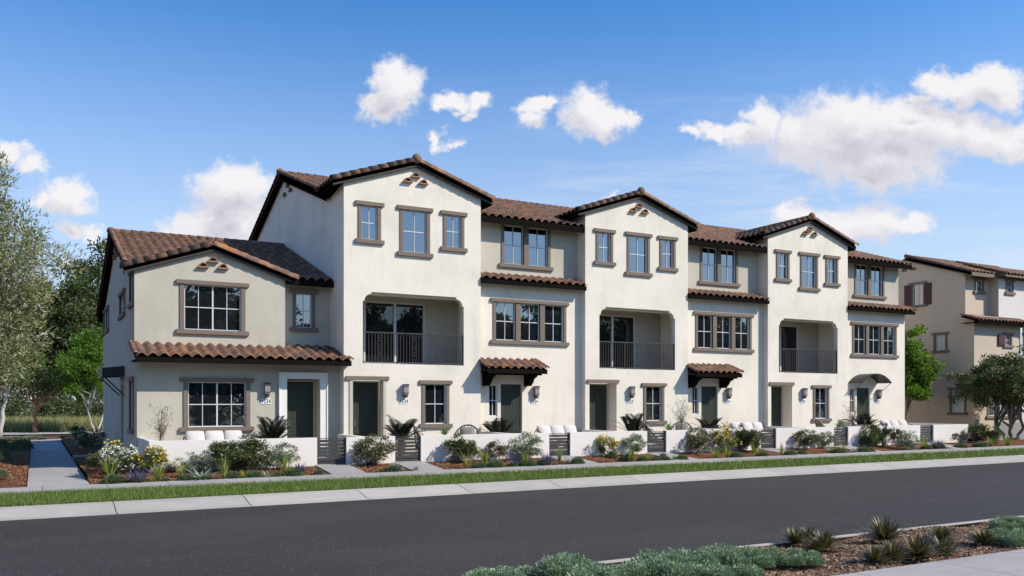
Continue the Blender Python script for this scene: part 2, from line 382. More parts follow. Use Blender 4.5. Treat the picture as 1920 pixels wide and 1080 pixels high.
def npmesh(name, V, mat=None, k=4):     # V: (n, k, 3) separate k-gons
    n = V.shape[0]; me = bpy.data.meshes.new(name)
    me.vertices.add(n*k); me.vertices.foreach_set('co', V.astype(np.float32).ravel())
    me.loops.add(n*k); me.loops.foreach_set('vertex_index', np.arange(n*k, dtype=np.int32))
    me.polygons.add(n); me.polygons.foreach_set('loop_start', np.arange(0, n*k, k, dtype=np.int32))
    me.polygons.foreach_set('loop_total', np.full(n, k, dtype=np.int32))
    me.update(calc_edges=True)
    if mat: me.materials.append(mat)
    return me
def strips(name, P, mat=None):         # P: (n, m, 2, 3) strips of quads
    n, m = P.shape[:2]; me = bpy.data.meshes.new(name)
    me.vertices.add(n*m*2); me.vertices.foreach_set('co', P.astype(np.float32).ravel())
    b = (np.arange(n)*m*2)[:, None]; j = (np.arange(m-1)*2)[None, :]; i0 = (b+j).ravel()
    idx = np.stack([i0, i0+1, i0+3, i0+2], 1).astype(np.int32); nf = len(i0)
    me.loops.add(nf*4); me.loops.foreach_set('vertex_index', idx.ravel())
    me.polygons.add(nf); me.polygons.foreach_set('loop_start', np.arange(0, nf*4, 4, dtype=np.int32))
    me.polygons.foreach_set('loop_total', np.full(nf, 4, dtype=np.int32))
    me.update(calc_edges=True)
    if mat: me.materials.append(mat)
    return me
def nrm(a): return a/np.maximum(np.linalg.norm(a, axis=-1, keepdims=True), 1e-6)
def leafV(rng, c, out, L, W, spread=1.0, up=.3):
    n = len(c); d = nrm(rng.normal(size=(n, 3))*spread + out + np.array([0, 0, up]))
    s = nrm(np.cross(d, rng.normal(size=(n, 3)))); nn = np.cross(d, s)
    l = L*rng.uniform(.65, 1.25, (n, 1)); w = W*rng.uniform(.7, 1.2, (n, 1))*.5
    return np.stack([c, c+d*l*.45+s*w+nn*l*.08, c+d*l, c+d*l*.45-s*w+nn*l*.08], 1)
def bladeP(rng, base, az, tilt, L, W, droop, m=4):
    # base (n,3); az,tilt (n,) ; tilt = angle from vertical; droop added along length
    n = len(base); ts = np.linspace(0, 1, m)
    pos = base.copy(); out = []
    side = np.stack([-np.sin(az), np.cos(az), np.zeros(n)], 1)
    seg = L/(m-1)
    for i, t in enumerate(ts):
        w = W*(1-t**1.6)*.5 + W*.03
        out.append(np.stack([pos - side*w[:, None] if np.ndim(w) else pos-side*w, pos + side*(w[:, None] if np.ndim(w) else w)], 1))
        a = tilt + droop*(t+.15)
        d = np.stack([np.sin(a)*np.cos(az), np.sin(a)*np.sin(az), np.cos(a)], 1)
        pos = pos + d*(seg[:, None] if np.ndim(seg) else seg)
    return np.stack(out, 1)

# ---------------------------------------------------------------- ground, road, pavement
def sheet(name, x0, x1, y0, y1, z, mat, nx=1, ny=1, zf=None):
    vs = []; fs = []
    for j in range(ny+1):
        for i in range(nx+1):
            x = x0+(x1-x0)*i/nx; y = y0+(y1-y0)*j/ny
            vs.append((x, y, z if zf is None else zf(x, y)))
    for j in range(ny):
        for i in range(nx): a = j*(nx+1)+i; fs.append((a, a+1, a+nx+2, a+nx+1))
    me = bpy.data.meshes.new(name); me.from_pydata(vs, [], fs); me.update()
    o = link(name, me, mat); o['kind'] = 'structure'; return o
sheet('ground', -1500, 1500, -1500, 1500, -.20, DIRT)
sheet('road', -200, 300, 9.25, 18.6, -.12, ASPH)
ff = random.Random(3)

def rows_of(name, mat, kindname, prof, x0, x1, step, gap, yoff=0, basemat=JOINT):
    """concrete strip built of blocks: prof = list of (y, z) closed section"""
    b = MB(); n = len(prof)
    lo = [(y, z-.012) for y, z in prof]
    b.add([(x0, y, z) for y, z in lo]+[(x1, y, z) for y, z in lo], [(i, (i+1) % n, n+(i+1) % n, n+i) for i in range(n)])
    base = b.build(name, basemat, kind='structure')
    me = MB().add([(0, y, z) for y, z in prof]+[(step-gap, y, z) for y, z in prof],
                  [(i, (i+1) % n, n+(i+1) % n, n+i) for i in range(n)]+[tuple(range(n)), tuple(range(2*n-1, n-1, -1))]).mesh(kindname)
    me.materials.append(mat)
    k = 0
    x = x0
    while x < x1:
        o = link(kindname, me, None, base, (x, 0, 0)); x += step; k += 1
    return base
KP = [(18.18, -.116), (18.50, -.104), (19.02, -.002), (19.30, .012), (19.30, -.19), (18.18, -.19)]
rows_of('kerb', KERBM, 'kerb_block', KP, -19.0, 84, 2.55, .02)
NK = [(9.03, .0), (9.15, .0), (9.17, -.08), (9.26, -.112), (9.26, -.19), (9.03, -.19)]
rows_of('near_kerb', KERBM, 'kerb_block', NK, -3.0, 28, 2.55, .02)
SW = [(22.05, .0), (23.40, .02), (23.40, -.15), (22.05, -.15)]
rows_of('sidewalk', CONC, 'paving_slab', SW, -14.9, 68, 1.37, .014)
NS = [(5.4, .02), (7.0, .02), (7.0, -.15), (5.4, -.15)]
rows_of('near_sidewalk', CONC, 'paving_slab', NS, -2, 24, 1.5, .014)
sheet('verge', -60, 90, 19.30, 22.05, -.012, LAWNM, 60, 3)
sheet('near_bed', -10, 40, 7.0, 9.03, -.0, MULCHN, 200, 12, lambda x, y: -.02+.03*math.sin(x*1.7)*math.sin(y*3)+.02*math.sin(x*4.1+y*2))
sheet('near_verge', -60, 90, -9, 5.4, -.0, LAWNM, 4, 2)

def bed_z(x, y):
    t = min(1, max(0, (y-23.4)/1.6))
    return -.02+.16*t+.015*math.sin(x*2.3+1)*math.sin(y*2.9)
GATES = [(7.28, 8.17), (9.72, 10.58), (15.27, 16.12), (19.42, 20.30), (25.01, 25.84), (29.14, 30.01), (34.69, 35.62)]
edges = [2.7-1.49, 7.24] + [v for g in GATES for v in (g[1], g[1])][1:]
BEDS = [(1.19, 7.22)]
for i, g in enumerate(GATES):
    BEDS.append((g[1]-.02, GATES[i+1][0]+.02 if i+1 < len(GATES) else 70))
for i, (a, b_) in enumerate(BEDS):
    sheet('planting_bed', a, b_, 23.4, 25.3 if i else 28.2, 0, MULCH, max(4, int((b_-a)*3)), 8, bed_z)
sheet('planting_bed', 1.19, 60, 28.2, 50.5, .10, MULCH)
sheet('planting_bed', -40, -.17, 23.4, 50.5, 0, MULCH, 60, 20, lambda x, y: bed_z(x, y) - .03)
sheet('patio', 2.9, 38.1, 25.1, 28.9, .28, CONC)
for i, g in enumerate(GATES):     # front walks from the gates to the pavement
    b = MB(); b.add([(g[0]-.05, 23.41, .022), (g[1]+.05, 23.41, .022), (g[1]+.05, 25.2, .185), (g[0]-.05, 25.2, .185),
                     (g[0]-.05, 23.41, -.15), (g[1]+.05, 23.41, -.15), (g[1]+.05, 25.2, -.15), (g[0]-.05, 25.2, -.15)],
                    [(0,1,2,3),(0,4,5,1),(1,5,6,2),(3,2,6,7),(0,3,7,4)])
    b.build('front_path', CONC, kind='structure')
side = MB().box(-.15, 1.17, 23.41, 50.5, -.15, .012).build('side_path', JOINT, kind='structure')
pm = MB().box(0, 1.32, 0, 1.49, 0, .02).mesh('paving_slab'); pm.materials.append(CONC)
for k in range(18): link('paving_slab', pm, None, side, (-.15, 23.41+k*1.505, .008))
MB().box(1.2, 2.66, 33.6, 34.5, -.1, .125).build('side_door_path', CONC, kind='structure')
sheet('cross_path', -60, 60, 50.5, 52.0, .03, CONC)
sheet('back_bed', -60, 60, 52.0, 56.0, .02, MULCH)
sheet('back_road', -200, 200, 56.0, 60.2, -.05, ASPH)
sheet('back_sidewalk', -200, 200, 60.2, 64.6, .02, KERBM)
sheet('meadow', -200, 300, 64.6, 200, .03, mat_plain('meadow_ground', (.14, .15, .06), .95, .1, var=.3, scale=1.0), 4, 4)

# lawn blades (stuff)
rng = np.random.default_rng(5)
def blades_on(name, n, x0, x1, y0, y1, z, L, W, mat, near=True):
    if near:
        u = rng.uniform(0, 1, n); a, b_ = 1/(x0+16.), 1/(x1+16.); x = 1/(a+(b_-a)*u)-16.
    else: x = rng.uniform(x0, x1, n)
    y = rng.uniform(y0, y1, n)
    sc = np.clip((x+16)/26., .8, 3.0) if near else np.ones(n)
    base = np.stack([x, y, np.full(n, z)], 1)
    az = rng.uniform(0, 6.28, n); tl = rng.uniform(.0, .6, n)
    P = bladeP(rng, base, az, tl, L*rng.uniform(.6, 1.25, n), W*sc, .6, 3)
    o = link(name, strips(name, P, mat)); o['kind'] = 'stuff'; return o
g1 = blades_on('lawn_grass', 170000, -9, 62, 19.32, 22.03, -.015, .105, .0095, L_GRASS)
tag(g1, 'short green grass in the strip between kerb and pavement', 'grass')
g2 = blades_on('meadow_grass', 42000, -14, 12, 64.8, 80, .03, .85, .035, L_MEAD, False)
tag(g2, 'tall dry meadow grass beyond the back street', 'grass')
def chips(name, n, x0, x1, y0, y1, zf, L, mat, label):
    x = rng.uniform(x0, x1, n); y = rng.uniform(y0, y1, n)
    z = np.array([zf(a, b_) for a, b_ in zip(x, y)])+rng.uniform(.0, .012, n)
    c = np.stack([x, y, z], 1); d = nrm(np.concatenate([rng.normal(size=(n, 2)), rng.normal(size=(n, 1))*.35], 1))
    s = nrm(np.cross(d, np.array([0, 0, 1.])+rng.normal(size=(n, 3))*.3)); l = L*rng.uniform(.5, 1.3, (n, 1)); w = l*.3
    V = np.stack([c-d*l/2-s*w/2, c+d*l/2-s*w/2, c+d*l/2+s*w/2, c-d*l/2+s*w/2], 1)
    o = link(name, npmesh(name, V, mat)); o['kind'] = 'stuff'; tag(o, label, 'mulch')
chips('bark_chips', 26000, 3, 17, 7.0, 9.03, lambda x, y: -.02+.03*math.sin(x*1.7)*math.sin(y*3)+.02*math.sin(x*4.1+y*2), .05, CHIPN, 'brown bark chips in the near bed beside the road')
chips('bark_chips', 16000, 1.2, 20, 23.42, 25.0, bed_z, .06, CHIP, 'red bark chips in the beds before the patio walls')
chips('bark_chips', 14000, -7, -.17, 23.42, 33, lambda x, y: bed_z(x, y)-.03, .06, CHIP, 'red bark chips left of the side path')

# ---------------------------------------------------------------- roof tiles
TP = .31; TE = .34
def s_tile():
    n = 10; prof = []
    for i in range(n+1):
        x = TP*i/n*1.03; ph = 2*math.pi*(i/n)
        prof.append((x, .050*(.5-.5*math.cos(ph))**.75*2-.012))
    L = .43; vs = []; fs = []
    for x, z in prof: vs += [(x, 0, z+.035), (x, L, z-.004), (x, 0, z+.014)]
    for i in range(n):
        a = i*3; b = a+3
        fs += [(a, b, b+1, a+1), (a+2, b+2, b, a)]
    me = bpy.data.meshes.new('roof_tile'); me.from_pydata(vs, [], fs); me.materials.append(TILE)
    me.polygons.foreach_set('use_smooth', [True]*len(me.polygons)); me.update()
    # sharp front edge
    return me, np.array(vs), fs
def cap_tile(r0=.128, r1=.106, L=.40, arc=200, end=False):
    n = 9; vs = []; fs = []
    a0_ = R(90-arc/2); da = R(arc)/n
    rings = [(0, r0-.018), (0, r0), (L, r1)]
    for y, r in rings:
        for i in range(n+1): a = a0_+da*i; vs.append((math.cos(a)*r, y, math.sin(a)*r))
    m = n+1
    for k in (0, 1):
        for i in range(n): fs.append((k*m+i, k*m+i+1, (k+1)*m+i+1, (k+1)*m+i))
    me = bpy.data.meshes.new('cap_tile'); me.from_pydata(vs, [], fs); me.materials.append(TILE)
    me.polygons.foreach_set('use_smooth', [True]*len(me.polygons)); me.update(); return me
STILE, SV, SF = s_tile()
CAPT = cap_tile()
bmk = bmesh.new(); bmesh.ops.create_uvsphere(bmk, u_segments=14, v_segments=8, radius=.15)
for v in bmk.verts: v.co.y *= .75
BALL = bpy.data.meshes.new('ridge_end'); bmk.to_mesh(BALL); bmk.free(); BALL.materials.append(TILE)
BALL.polygons.foreach_set('use_smooth', [True]*len(BALL.polygons))
trng = random.Random(11)

def frame(O, U, V):
    U = Vector(U).normalized(); V = Vector(V).normalized(); N = U.cross(V)
    return Matrix(((U.x, V.x, N.x, O[0]), (U.y, V.y, N.y, O[1]), (U.z, V.z, N.z, O[2]), (0, 0, 0, 1)))

def tiles(parent, O, U, V, width, length, maxn=300, keep=None, order='rows', cols=None):
    O = Vector(O); U = Vector(U).normalized(); V = Vector(V).normalized()
    nu = max(1, round(width/TP)); p = width/nu; nv = max(1, math.ceil((length-.06)/TE)); e = (length-.06)/nv
    cells = [(i, j) for j in range(nv) for i in range(nu)]
    if order == 'cols': cells = [(i, j) for i in range(nu) for j in range(nv)]
    wl = wloc(parent); rest = []; k = 0; M0 = frame((0, 0, 0), U, V)
    for i, j in cells:
        P = O + U*(i*p) + V*(j*e)
        if keep and not keep(P + U*p*.5 + V*.15): continue
        jit = Matrix.Rotation(trng.uniform(-.012, .012), 4, 'Z') @ Matrix.Rotation(trng.uniform(-.01, .01), 4, 'X')
        Mw = Matrix.Translation(P) @ M0 @ Matrix.Translation((0, trng.uniform(-.012, .008), 0)) @ jit @ Matrix.Diagonal((p/TP, 1, 1, 1))
        if k < maxn:
            o = bpy.data.objects.new('roof_tile', STILE); COL.objects.link(o); o.parent = parent
            o.matrix_basis = Matrix.Translation(-wl) @ Mw; k += 1
        else: rest.append(Matrix.Translation(-wl) @ Mw)
    if rest:
        A = np.array([np.array(m) for m in rest]); S = np.concatenate([SV, np.ones((len(SV), 1))], 1)
        W = np.einsum('nij,kj->nki', A, S)[..., :3].reshape(-1, 3); nvv = len(SV)
        F = np.array(SF); FF = (F[None]+(np.arange(len(A))*nvv)[:, None, None]).reshape(-1, 4)
        me = bpy.data.meshes.new('roof_tiles'); me.from_pydata(W.tolist(), [], FF.tolist()); me.materials.append(TILE)
        me.polygons.foreach_set('use_smooth', [True]*len(me.polygons)); me.update()
        o = link('roof_tiles', me, None, parent); o['kind'] = 'stuff'

def caps(parent, A, B, up=(0, 0, 1), name='rake_tile', step=.34, scale=1.0, end=False):
    """row of barrel tiles from A (low end, lips towards A) to B"""
    A = Vector(A); B = Vector(B); d = (B-A); L = d.length; d.normalize(); n = max(1, round(L/step)); e = L/n
    N = Vector(up); N = (N-d*N.dot(d)).normalized(); U = d.cross(N); wl = wloc(parent)
    for k in range(n):
        P = A+d*(k*e)-wl
        M = Matrix(((U.x, d.x, N.x, P.x), (U.y, d.y, N.y, P.y), (U.z, d.z, N.z, P.z), (0, 0, 0, 1)))
        o = bpy.data.objects.new(name, CAPT); COL.objects.link(o); o.parent = parent
        o.matrix_basis = M @ Matrix.Rotation(trng.uniform(-.02, .02), 4, 'X') @ Matrix.Diagonal((scale, e/.34, scale, 1))
def ball(parent, P, s=1.0):
    o = link('ridge_end', BALL, None, parent, Vector(P)-wloc(parent)); o.scale = (s, s, s)

# ---------------------------------------------------------------- walls, windows, doors
def fm(Y): return lambda a, d, z: (a, Y-d, z)          # wall facing the street: a = X, d = outwards
def lm(X): return lambda a, d, z: (X-d, a, z)          # wall facing left: a = Y

def wall(name, mp, outer, holes, mat, parent, reveal=.14, reveals=None):
    """outer, holes = lists of (a, z)"""
    polys = [[Vector((a, z, 0)) for a, z in outer]]+[[Vector((a, z, 0)) for a, z in h] for h in holes]
    flat = [p for pl in polys for p in pl]; tris = tessellate_polygon(polys)
    b = MB(mp); b.add([(p.x, 0, p.y) for p in flat], [tuple(t) for t in tris])
    for k, h in enumerate(holes):
        r = reveals[k] if reveals else reveal; n = len(h)
        b.add([(a, 0, z) for a, z in h]+[(a, -r, z) for a, z in h], [(i, (i+1) % n, n+(i+1) % n, n+i) for i in range(n)])
    off = wloc(parent)
    me = b.mesh(name, off, recalc=False)
    return link(name, me, mat, parent)
def rect(a0, a1, z0, z1): return [(a0, z0), (a1, z0), (a1, z1), (a0, z1)]

def window(parent, mp, sashes, z0, z1, cols=2, trim=TRIM, ov=.105, glass=GLASS, trims=True, fw=.031, tw=.11, split=False, pane_h=2):
    """sashes = list of (a0, a1) openings side by side"""
    b = MB(mp); D0, D1 = -.12, -.045
    panes = []
    for a0, a1 in sashes:
        b.box(a0, a0+fw, D0, D1, z0, z1); b.box(a1-fw, a1, D0, D1, z0, z1)
        b.box(a0+fw, a1-fw, D0, D1, z0, z0+fw); b.box(a0+fw, a1-fw, D0, D1, z1-fw, z1)
        zm = (z0+z1)/2
        if pane_h == 2: b.box(a0+fw, a1-fw, -.105, -.055, zm-.014, zm+.014)
        for c in range(1, cols):
            am = a0+(a1-a0)*c/cols; hw = .022 if (cols == 4 and c == 2) else .0095
            b.box(am-hw, am+hw, -.100, -.060, z0+fw, zm-.018); b.box(am-hw, am+hw, -.100, -.060, zm+.018, z1-fw)
        for c in range(cols):
            for (q0, q1) in ((z0+fw*.5, zm-.009), (zm+.009, z1-fw*.5)):
                p0 = a0+(a1-a0)*c/cols+.01; p1 = a0+(a1-a0)*(c+1)/cols-.01
                panes.append((p0, p1, q0, q1))
    w = b.build('window', VINYL, parent)
    for p0, p1, q0, q1 in panes:
        t = trng.uniform(-.0012, .0012); u = trng.uniform(-.0012, .0012)
        MB(mp).add([(p0, -.085+t, q0), (p1, -.085-t, q0), (p1, -.085-t+u, q1), (p0, -.085+t+u, q1),
                    (p0, -.095, q0), (p1, -.095, q0), (p1, -.095, q1), (p0, -.095, q1)],
                   [(0,1,2,3),(7,6,5,4),(0,4,5,1),(1,5,6,2),(2,6,7,3),(3,7,4,0)]).build('pane', glass, w)
    if trims:
        A0 = sashes[0][0]; A1 = sashes[-1][1]
        MB(mp).box(A0-tw, A0, -.02, .035, z0, z1).build('jamb', trim, w)
        MB(mp).box(A1, A1+tw, -.02, .035, z0, z1).build('jamb', trim, w)
        for s0, s1 in zip(sashes[:-1], sashes[1:]): MB(mp).box(s0[1], s1[0], -.13, .035, z0, z1).build('mullion', trim, w)
        MB(mp).box(A0-tw-ov, A1+tw+ov, -.02, .075, z1, z1+.125).build('head_trim', trim, w)
        MB(mp).box(A0-tw-ov, A1+tw+ov, -.02, .085, z0-.135, z0).build('sill', trim, w)
    return w

def door(parent, mp, a0, a1, z0, z1, depth, planks=True, frame_w=.05, left_handle=True):
    b = MB(mp)
    b.box(a0, a1, -depth-.05, -depth, z0, z1)
    b.box(a0, a0+.11, -depth, -depth+.02, z0, z1); b.box(a1-.11, a1, -depth, -depth+.02, z0, z1)
    b.box(a0+.11, a1-.11, -depth, -depth+.02, z1-.16, z1); b.box(a0+.11, a1-.11, -depth, -depth+.02, z0, z0+.2)
    b.box(a0+.11, a1-.11, -depth, -depth+.02, z0+.66, z0+.80)
    d = b.build('door', DOORM, parent)
    n = 6; w = (a1-a0-.22)/n
    for k in range(n):
        MB(mp).box(a0+.11+k*w+.006, a0+.11+(k+1)*w-.006, -depth, -depth+.010, z0+.80, z1-.16).build('plank', DOORM, d)
    MB(mp).box(a0+.14, a1-.14, -depth, -depth+.012, z0+.22, z0+.64).build('lower_panel', DOORM, d)
    MB(mp).box(a0+.035, a0+.075, -depth+.02, -depth+.07, z0+.92, z0+1.12).build('handle', SILV, d)
    f = MB(mp)
    f.box(a0-frame_w, a0, -depth-.05, -depth+.04, z0, z1+frame_w); f.box(a1, a1+frame_w, -depth-.05, -depth+.04, z0, z1+frame_w)
    f.box(a0, a1, -depth-.05, -depth+.04, z1, z1+frame_w); f.build('door_frame', BEIGE, d)
    return d

def lamp(parent, mp, a, z):     # centre a, bottom z
    b = MB(mp); b.box(a-.06, a+.06, 0, .03, z+.05, z+.38)
    b.box(a-.095, a+.095, .03, .20, z+.40, z+.435); b.box(a-.09, a+.09, .035, .195, z+.345, z+.365); b.box(a-.09, a+.09, .035, .195, z+.125, z+.145)
    b.box(a-.06, a+.06, .03, .16, z+.0, z+.09); b.box(a-.04, a+.04, .03, .12, z-.03, z)
    l = b.build('wall_lamp', BRONZE, parent)
    MB(mp).box(a-.082, a+.082, .04, .185, z+.145, z+.345).box(a-.082, a+.082, .04, .185, z+.365, z+.40).box(a-.082, a+.082, .04, .185, z+.09, z+.125).build('lamp_shade', LAMPG, l)

tcu = bpy.data.curves.new('house_number', 'FONT'); tcu.body = '1234'; tcu.size = .17; tcu.align_x = 'CENTER'; tcu.align_y = 'CENTER'; tcu.extrude = .003; tcu.space_character = 1.05
tob = bpy.data.objects.new('house_number', tcu); COL.objects.link(tob)
dg = bpy.context.evaluated_depsgraph_get(); NUM = bpy.data.meshes.new_from_object(tob.evaluated_get(dg)); bpy.data.objects.remove(tob)
NUM.materials.clear(); NUM.materials.append(INK)
for v in NUM.vertices:      # stand it up, facing the street
    x, y, z = v.co; v.co = (x*.86, -z, y*1.12)
def plaque(parent, Y, a, z):
    p = MB(fm(Y)).box(a-.155, a+.155, 0, .015, z-.085, z+.085).build('number_plaque', PLAQ, parent)
    link('house_number', NUM, None, p, Vector((a, Y-.019, z))-wloc(parent))

def vent_mesh():
    b = MB(); n = 8   # half-round clay vent: outer shell
    vs = []; r0, r1 = .10, .125
    for y in (-.10, .02):
        for r in (r0, r1):
            for i in range(n+1): a = math.pi*i/n; vs.append((math.cos(a)*r, y, math.sin(a)*r))
    m = n+1; fs = []
    for i in range(n): fs += [(i, i+1, m+i+1, m+i), (m+i, m+i+1, 3*m+i+1, 3*m+i), (i, 2*m+i, 2*m+i+1, i+1)]
    b.add(vs, fs); b.box(-.17, .17, -.11, .02, -.045, 0)
    me = b.mesh('gable_vent'); me.materials.append(HEDGEC); return me
VENT = vent_mesh()
VENTD = MB().add([(math.cos(math.pi*i/8)*.1, -.03, math.sin(math.pi*i/8)*.1) for i in range(9)], [tuple(range(9))]).mesh('vent_hole'); VENTD.materials.append(BLACK)
def vents(parent, pts, rotz=0, s=1.0):
    for p in pts:
        v = link('gable_vent', VENT, None, parent, Vector(p)-wloc(parent)); v.rotation_euler = (0, 0, rotz); v.scale = (s, s, s)
        link('vent_hole', VENTD, None, v)

def railing(parent, a0, a1, Y, z0, z1):
    b = MB(); b.box(a0, a1, Y-.02, Y+.03, z1-.04, z1); b.box(a0, a1, Y-.02, Y+.03, z0+.04, z0+.08)
    for t in (0, 1/3, 2/3, 1):
        x = a0+(a1-a0)*t; x = min(max(x, a0+.02), a1-.02); b.box(x-.018, x+.018, Y-.02, Y+.02, z0-.02, z1-.04)
    r = b.build('balcony_railing', BRONZE, parent)
    h = z1-z0-.12; bm_ = MB().box(-.0085, .0085, -.0085, .0085, 0, h).mesh('baluster'); bm_.materials.append(BRONZE)
    n = int((a1-a0)/.112); st = (a1-a0)/n; orn = [a0+(a1-a0)*t for t in (1/6, .5, 5/6)]
    wl = wloc(parent)
    for k in range(1, n):
        x = a0+k*st
        if min(abs(x-o_) for o_ in orn) < .085: continue
        link('baluster', bm_, None, r, Vector((x, Y, z0+.08))-wl)
    sp = MB()
    for x in (-.075, .075): sp.box(x-.008, x+.008, -.008, .008, 0, h)
    for j in range(6):
        zc_ = h*(j+.5)/6; s = .045
        if j % 3 == 1:
            sp.box(-.075, .075, -.006, .006, zc_-.006, zc_+.006); sp.box(-.006, .006, -.0055, .0055, zc_-h/12, zc_+h/12)
        else:
            for sg in (-1, 1):
                pts = [(sg*.012, 0, zc_-.07), (sg*.05, 0, zc_-.05), (sg*.055, 0, zc_), (sg*.04, 0, zc_+.04), (sg*.015, 0, zc_+.035), (sg*.02, 0, zc_+.005)]
                sp.tube(pts, .008, 5)
            sp.box(-.067, .067, -.0055, .0055, zc_-.08, zc_-.07)
    sm = sp.mesh('scroll_panel'); sm.materials.append(BRONZE)
    for x in orn: link('scroll_panel', sm, None, r, Vector((x, Y, z0+.08))-wl)

SL = .336; CA = 1/math.hypot(1, SL); SA = SL*CA
TY = 27.5
RIDGE_Y, RIDGE_Z = 35.2, 11.25
EAVE_Y = 27.58                  # main eave edge
MZ = lambda y: RIDGE_Z-SL*(RIDGE_Y-y)

# ---- main (third-floor) roof piece over x0..x1
def main_roof(parent, x0, x1, y_front, maxn, ends='', keep=None, order='rows'):
    z0 = MZ(y_front)
    dk = MB()
    dk.slab([(x0, y_front, z0-.01), (x1, y_front, z0-.01), (x1, RIDGE_Y, RIDGE_Z-.01), (x0, RIDGE_Y, RIDGE_Z-.01)], (0, 0, -.16))
    yb = 2*RIDGE_Y-EAVE_Y; dk.slab([(x0, RIDGE_Y, RIDGE_Z-.012), (x1, RIDGE_Y, RIDGE_Z-.012), (x1, yb, MZ(EAVE_Y)-.01), (x0, yb, MZ(EAVE_Y)-.01)], (0, 0, -.16))
    d = dk.build('roof', DARK, parent)
    L = (RIDGE_Y-y_front)/CA
    tiles(d, (x0, y_front-.05, z0+.0), (1, 0, 0), (0, CA, SA), x1-x0, L, maxn, keep, order)
    MB().slab([(x0, RIDGE_Y, RIDGE_Z+.05), (x1, RIDGE_Y, RIDGE_Z+.05), (x1, yb, MZ(EAVE_Y)+.05), (x0, yb, MZ(EAVE_Y)+.05)], (0, 0, -.05)).build('rear_slope', TILE, d)
    caps(d, (x0, RIDGE_Y, RIDGE_Z+.03), (x1, RIDGE_Y, RIDGE_Z+.03), name='ridge_tile')
    if y_front < 27.7:
        MB().box(x0, x1, y_front-.03, y_front+.02, z0-.22, z0-.0).build('fascia', DARK, d)
        MB().box(x0, x1, y_front+.02, 28.1, z0-.10+.0, z0-.07).build('soffit', DARK, d)
    return d

def skirt(parent, x0, x1, ye, ze, yt, maxn=300, rake_l=False, rake_r=False, slope=None):
    zt = ze+(yt-ye)*(slope or SL); sl = slope or SL; ca = 1/math.hypot(1, sl); sa = sl*ca
    d = MB().slab([(x0, ye, ze-.01), (x1, ye, ze-.01), (x1, yt, zt-.01), (x0, yt, zt-.01)], (0, 0, -.08)).build('skirt_roof', DARK, parent)
    tiles(d, (x0, ye-.06, ze), (1, 0, 0), (0, ca, sa), x1-x0, (yt-ye)/ca+.03, maxn)
    MB().box(x0, x1, ye-.035, ye+.015, ze-.17, ze-.012).build('fascia', DARK, d)
    MB().box(x0, x1, ye+.015, yt, ze-.12, ze-.09).build('soffit', DARK, d)
    if rake_l: caps(d, (x0, ye-.06, ze+.05), (x0, yt, zt+.05), scale=.62)
    if rake_r: caps(d, (x1, ye-.06, ze+.05), (x1, yt, zt+.05), scale=.62)
    return d

def gable_roof(parent, xc, hw, yf, yb_fn, zr, mat=None, ov=.0, maxl=300, left_parts=True, cap_scale=1.22, ballpos=True, ridge_back=None):
    """cross gable: ridge runs back in +Y at xc; hw = half width of roof to the eave; zr ridge height"""
    ze = zr-SL*hw; yr = ridge_back; yl = yb_fn(ze)
    dk = MB()
    for sg in (-1, 1):
        dk.slab([(xc, yf, zr-.01), (xc+sg*hw, yf, ze-.01), (xc+sg*hw, yl, ze-.01), (xc, yr, zr-.01)], (0, 0, -.09))
    d = dk.build('gable_roof', DARK, parent)
    for sg in (-1, 1):
        V = Vector((-sg*CA, 0, SA)); U = Vector((0, sg, 0)) if sg > 0 else Vector((0, -1, 0))
        Ls = hw/CA; W = yr-yf-.1
        O = (xc+sg*(hw+.05), yf+.12 if sg > 0 else yf+.12+W, ze)
        def keep(P): return yb_fn(P.z+.0) > P.y-.15
        tiles(d, O, U, V, W, Ls, maxl if sg < 0 else maxl, keep)
        # rake boards and rake tiles
        MB().slab([(xc, yf, zr-.02), (xc+sg*hw, yf, ze-.02), (xc+sg*hw, yf, ze-.16), (xc, yf, zr-.16)], (0, .05, 0)).build('rake_board', FASC, d)
        MB().slab([(xc+sg*hw, yf+.05, ze-.02), (xc+sg*hw, yl, ze-.02), (xc+sg*hw, yl, ze-.19), (xc+sg*hw, yf+.05, ze-.19)], (-sg*.04, 0, 0)).build('fascia', DARK, d)
        caps(d, (xc+sg*(hw+.05), yf+.03, ze+.015), (xc+sg*.06, yf+.03, zr+.02), scale=cap_scale)
    caps(d, (xc, yf+.1, zr+.06), (xc, yr, zr+.06), name='ridge_tile')
    if ballpos: ball(d, (xc, yf-.03, zr+.10), 1.15)
    return d

def balcony_outline(a0, a1, z0, z1, notch=.07, r=.24):
    pts = [(a0, z0), (a1, z0)]
    pts += [(a1, z1-notch-r)]
    pts += [(a1-notch*.8, z1-notch-r)]
    for k in range(0, 7):
        t = R(15*k); pts.append((a1-notch*.8-r*(1-math.cos(t)), z1-notch-r+r*math.sin(t)))
    pts += [(a1-notch*.8-r, z1)]
    pts += [(a0+notch*.8+r, z1)]
    for k in range(6, -1, -1):
        t = R(15*k); pts.append((a0+notch*.8+r*(1-math.cos(t)), z1-notch-r+r*math.sin(t)))
    pts += [(a0, z1-notch-r)]
    return pts

PAD = .29
WT_, WM_ = 5.03, 9.49
TX = [8.88, 18.37, 27.87]
ordn = ['first', 'second', 'third']

